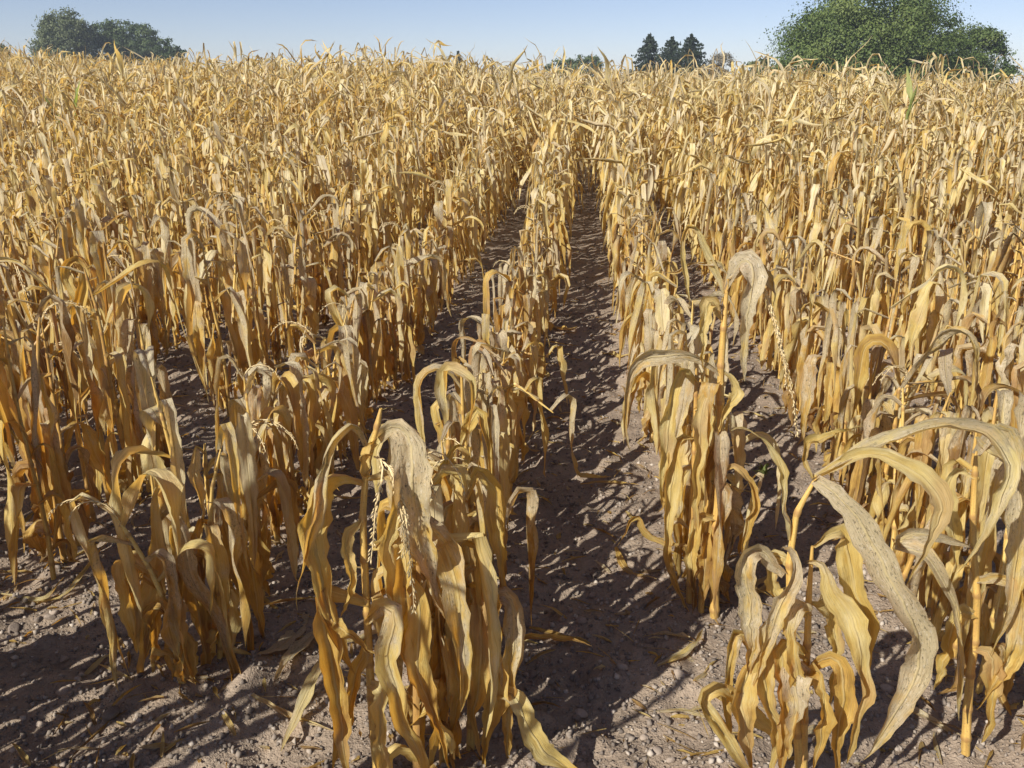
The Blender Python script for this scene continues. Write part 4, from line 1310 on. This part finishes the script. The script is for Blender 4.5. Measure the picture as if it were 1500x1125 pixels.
# straw litter: torn scraps
NS = 3600
yy = 1.4 + 8.5 * rng.random(NS) ** 1.1
rowk = np.round((rng.uniform(-1, 1, NS) * (.62 * yy + .3) - .07 * yy - ROW0) / PITCH_ROW)
xx = ROW0 + PITCH_ROW * rowk + rng.normal(0, .2, NS)
Ls = rng.uniform(.02, .13, NS)
base = np.stack([xx, yy, soil_z(xx, yy) + .006], -1)
C, S, Nn = centre_lines(base, rng.uniform(0, 6.28, NS), rng.uniform(-.1, .25, NS), rng.uniform(-.25, .1, NS), Ls * .2, Ls * .5, Ls, 4, rng, rng.normal(0, .6, NS), rng.uniform(.2, .9, NS), False)
V = ribbon(C, S, Nn, rng.uniform(.005, .022, NS), leaf_style(NS, rng), 3).reshape(-1, 3)
F = (leaf_faces(5, 3)[None] + (np.arange(NS) * 15)[:, None, None]).reshape(-1, 4)
uvs = np.stack([np.tile(np.tile(np.linspace(0, 1, 3), 5), NS), np.repeat(rng.uniform(0, 50, NS), 15) + np.tile(np.repeat(np.linspace(0, .1, 5), 3), NS)], -1)
lit = link('straw_litter', mesh_from('straw_litter', V, F, M_LEAF, uvs, {'tone': np.repeat(np.clip(rng.normal(.38, .2, NS), 0, 1), 15), 'wear': np.repeat(rng.uniform(.2, .8, NS), 15)}))
tag(lit, 'torn scraps of dry leaf scattered along the rows', 'leaf litter', None, 'stuff')


def fallen(ctrl, w, label, tone, wear, group='fallen leaves on the soil'):
    pts = []
    for q in ctrl:
        p = ground_at(q[0], q[1])
        p[2] = float(soil_z(p[0], p[1])) + (q[2] if len(q) > 2 else .012)
        pts.append(p)
    c = np.mean(pts, axis=0)
    C, L = spline(np.array(pts) - c, 15)
    T = unit(np.gradient(C, axis=0))
    S = unit(np.cross(T, np.array([[0, 0, 1.0]])))
    Nn = np.cross(S, T)
    st = leaf_style(1, rng)
    st['fold'] = np.array([.25])
    V = ribbon(C[None], S[None], Nn[None], np.array([w]), st, 5)[0].reshape(-1, 3)
    u = np.tile(np.linspace(0, 1, 5), 15)
    v = np.repeat(np.linspace(0, L, 15), 5) + rng.uniform(0, 50)
    o = link('fallen_leaf', mesh_from('fallen_leaf', V, leaf_faces(15, 5), M_LEAF, np.stack([u, v], -1), {'tone': np.full(75, tone), 'wear': np.full(75, wear)}), None, tuple(c))
    tag(o, label, 'leaf', group)


fallen([(482, 985, .07), (450, 1045, .05), (412, 1106, .02)], .045, 'straw-coloured fallen leaf propped against the tasselled front plant', .8, .5)
fallen([(450, 905), (420, 950), (380, 985)], .06, 'grey fallen leaf crumpled behind the tasselled front plant', .35, .9)
fallen([(470, 925), (430, 965), (400, 1010)], .05, 'second grey fallen leaf behind the tasselled front plant', .4, .9)
fallen([(370, 1030), (420, 1055), (490, 1078)], .03, 'thin pale fallen leaf lying in front of the dull clump', .85, .5)
fallen([(60, 880), (100, 872), (160, 800)], .025, 'long thin fallen leaf lying at the left edge', .6, .5)
fallen([(0, 868), (60, 878), (95, 852)], .03, 'curved fallen leaf under the maize at the left edge', .7, .5)
fallen([(850, 710), (890, 708), (935, 714)], .025, 'thin brown fallen leaf lying across the path', .4, .4)
fallen([(1300, 1020), (1370, 1060), (1440, 1100)], .035, 'grey fallen leaf lying at the bottom right', .5, .8)
fallen([(880, 515), (905, 525), (930, 528)], .05, 'pale fallen leaf on the path beside the right row', .6, .5)
fallen([(775, 930, .02), (820, 935, .03), (865, 945, .02)], .035, 'dark brown fallen leaf at the right foot of the front plants', .2, .2)
fallen([(800, 480), (830, 488), (845, 480)], .06, 'brown curled fallen leaf on the path beside the left row', .3, .3)
cnt = 0
while cnt < 60:
    y = 1.9 + 4.8 * random.random()
    x = random.uniform(-.60 * y, .5 * y)
    px, py, _ = project(np.array([x, y, 0]))
    ph = (x - ROW0) / PITCH_ROW
    if not (0 < px < 1500 and py < 1110) or abs(ph - round(ph)) > .38:
        continue
    a, l = random.uniform(0, 6.28), random.uniform(.10, .30)
    k = int(round(ph))
    pts = []
    for t in (-.5, 0, .5):
        qx, qy, _ = project(np.array([x + math.cos(a + t * .6) * l * t, y + math.sin(a + t * .6) * l * t, 0]))
        pts.append((qx, qy, random.uniform(.008, .022)))
    fallen(pts, random.uniform(.012, .035), 'dry fallen leaf at the foot of the maize, ' + row_words(k), random.uniform(.2, .75), random.uniform(.2, .8), 'fallen leaves, ' + row_words(k))
    cnt += 1

# one small green weed
p = ground_at(1118, 693)
V_, F_ = [], []
n = 16
ph = rng.uniform(0, 6.28, n)
base = np.zeros((n, 3))
base[:, 2] = .004
C, S, Nn = centre_lines(base, ph, rng.uniform(.3, 1.2, n), rng.uniform(-.5, .2, n), np.full(n, .02), np.full(n, .04), rng.uniform(.03, .075, n), 5, rng, np.zeros(n), np.full(n, .2), False)
V = ribbon(C, S, Nn, np.full(n, .016), leaf_style(n, rng), 3)
weed = link('weed', None, None, (p[0], p[1], float(soil_z(p[0], p[1]))))
weed.empty_display_size = .05
tag(weed, 'tiny green weed growing on the bare soil right of the tall thick-stemmed plant', 'weed')
for j in range(n):
    uvw = np.stack([np.tile(np.linspace(0, 1, 3), 6), np.repeat(np.linspace(0, .06, 6), 3) + j], -1)
    link('leaf', mesh_from('leaf', V[j].reshape(-1, 3), leaf_faces(6, 3), M_GREEN, uvw, {'tone': np.full(18, .3), 'wear': np.full(18, .05)}), weed)

# ------------------------------------------------------------------ haze in the air
def haze_box(density):
    x0, x1, y0, y1, z0, z1 = -430, 430, -430, 430, -6.5, 14.0
    V = np.array([[x, y, z] for z in (z0, z1) for y in (y0, y1) for x in (x0, x1)], float)
    F = np.array([[0, 2, 3, 1], [4, 5, 7, 6], [0, 1, 5, 4], [2, 6, 7, 3], [0, 4, 6, 2], [1, 3, 7, 5]])
    m, nt = new_mat('haze')
    b = NT(nt)
    pv = b.n('ShaderNodeVolumePrincipled')
    pv.inputs['Color'].default_value = c4(.74, .85, 1.0)
    pv.inputs['Density'].default_value = density
    out = b.n('ShaderNodeOutputMaterial')
    nt.links.new(pv.outputs[0], out.inputs['Volume'])
    o = link('haze', mesh_from('haze', V, F, m, smooth=False))
    tag(o, 'thin pale summer haze over the far trees', None, None, 'stuff')


HAZE = 0.0008
if HAZE > 0:
    haze_box(HAZE)
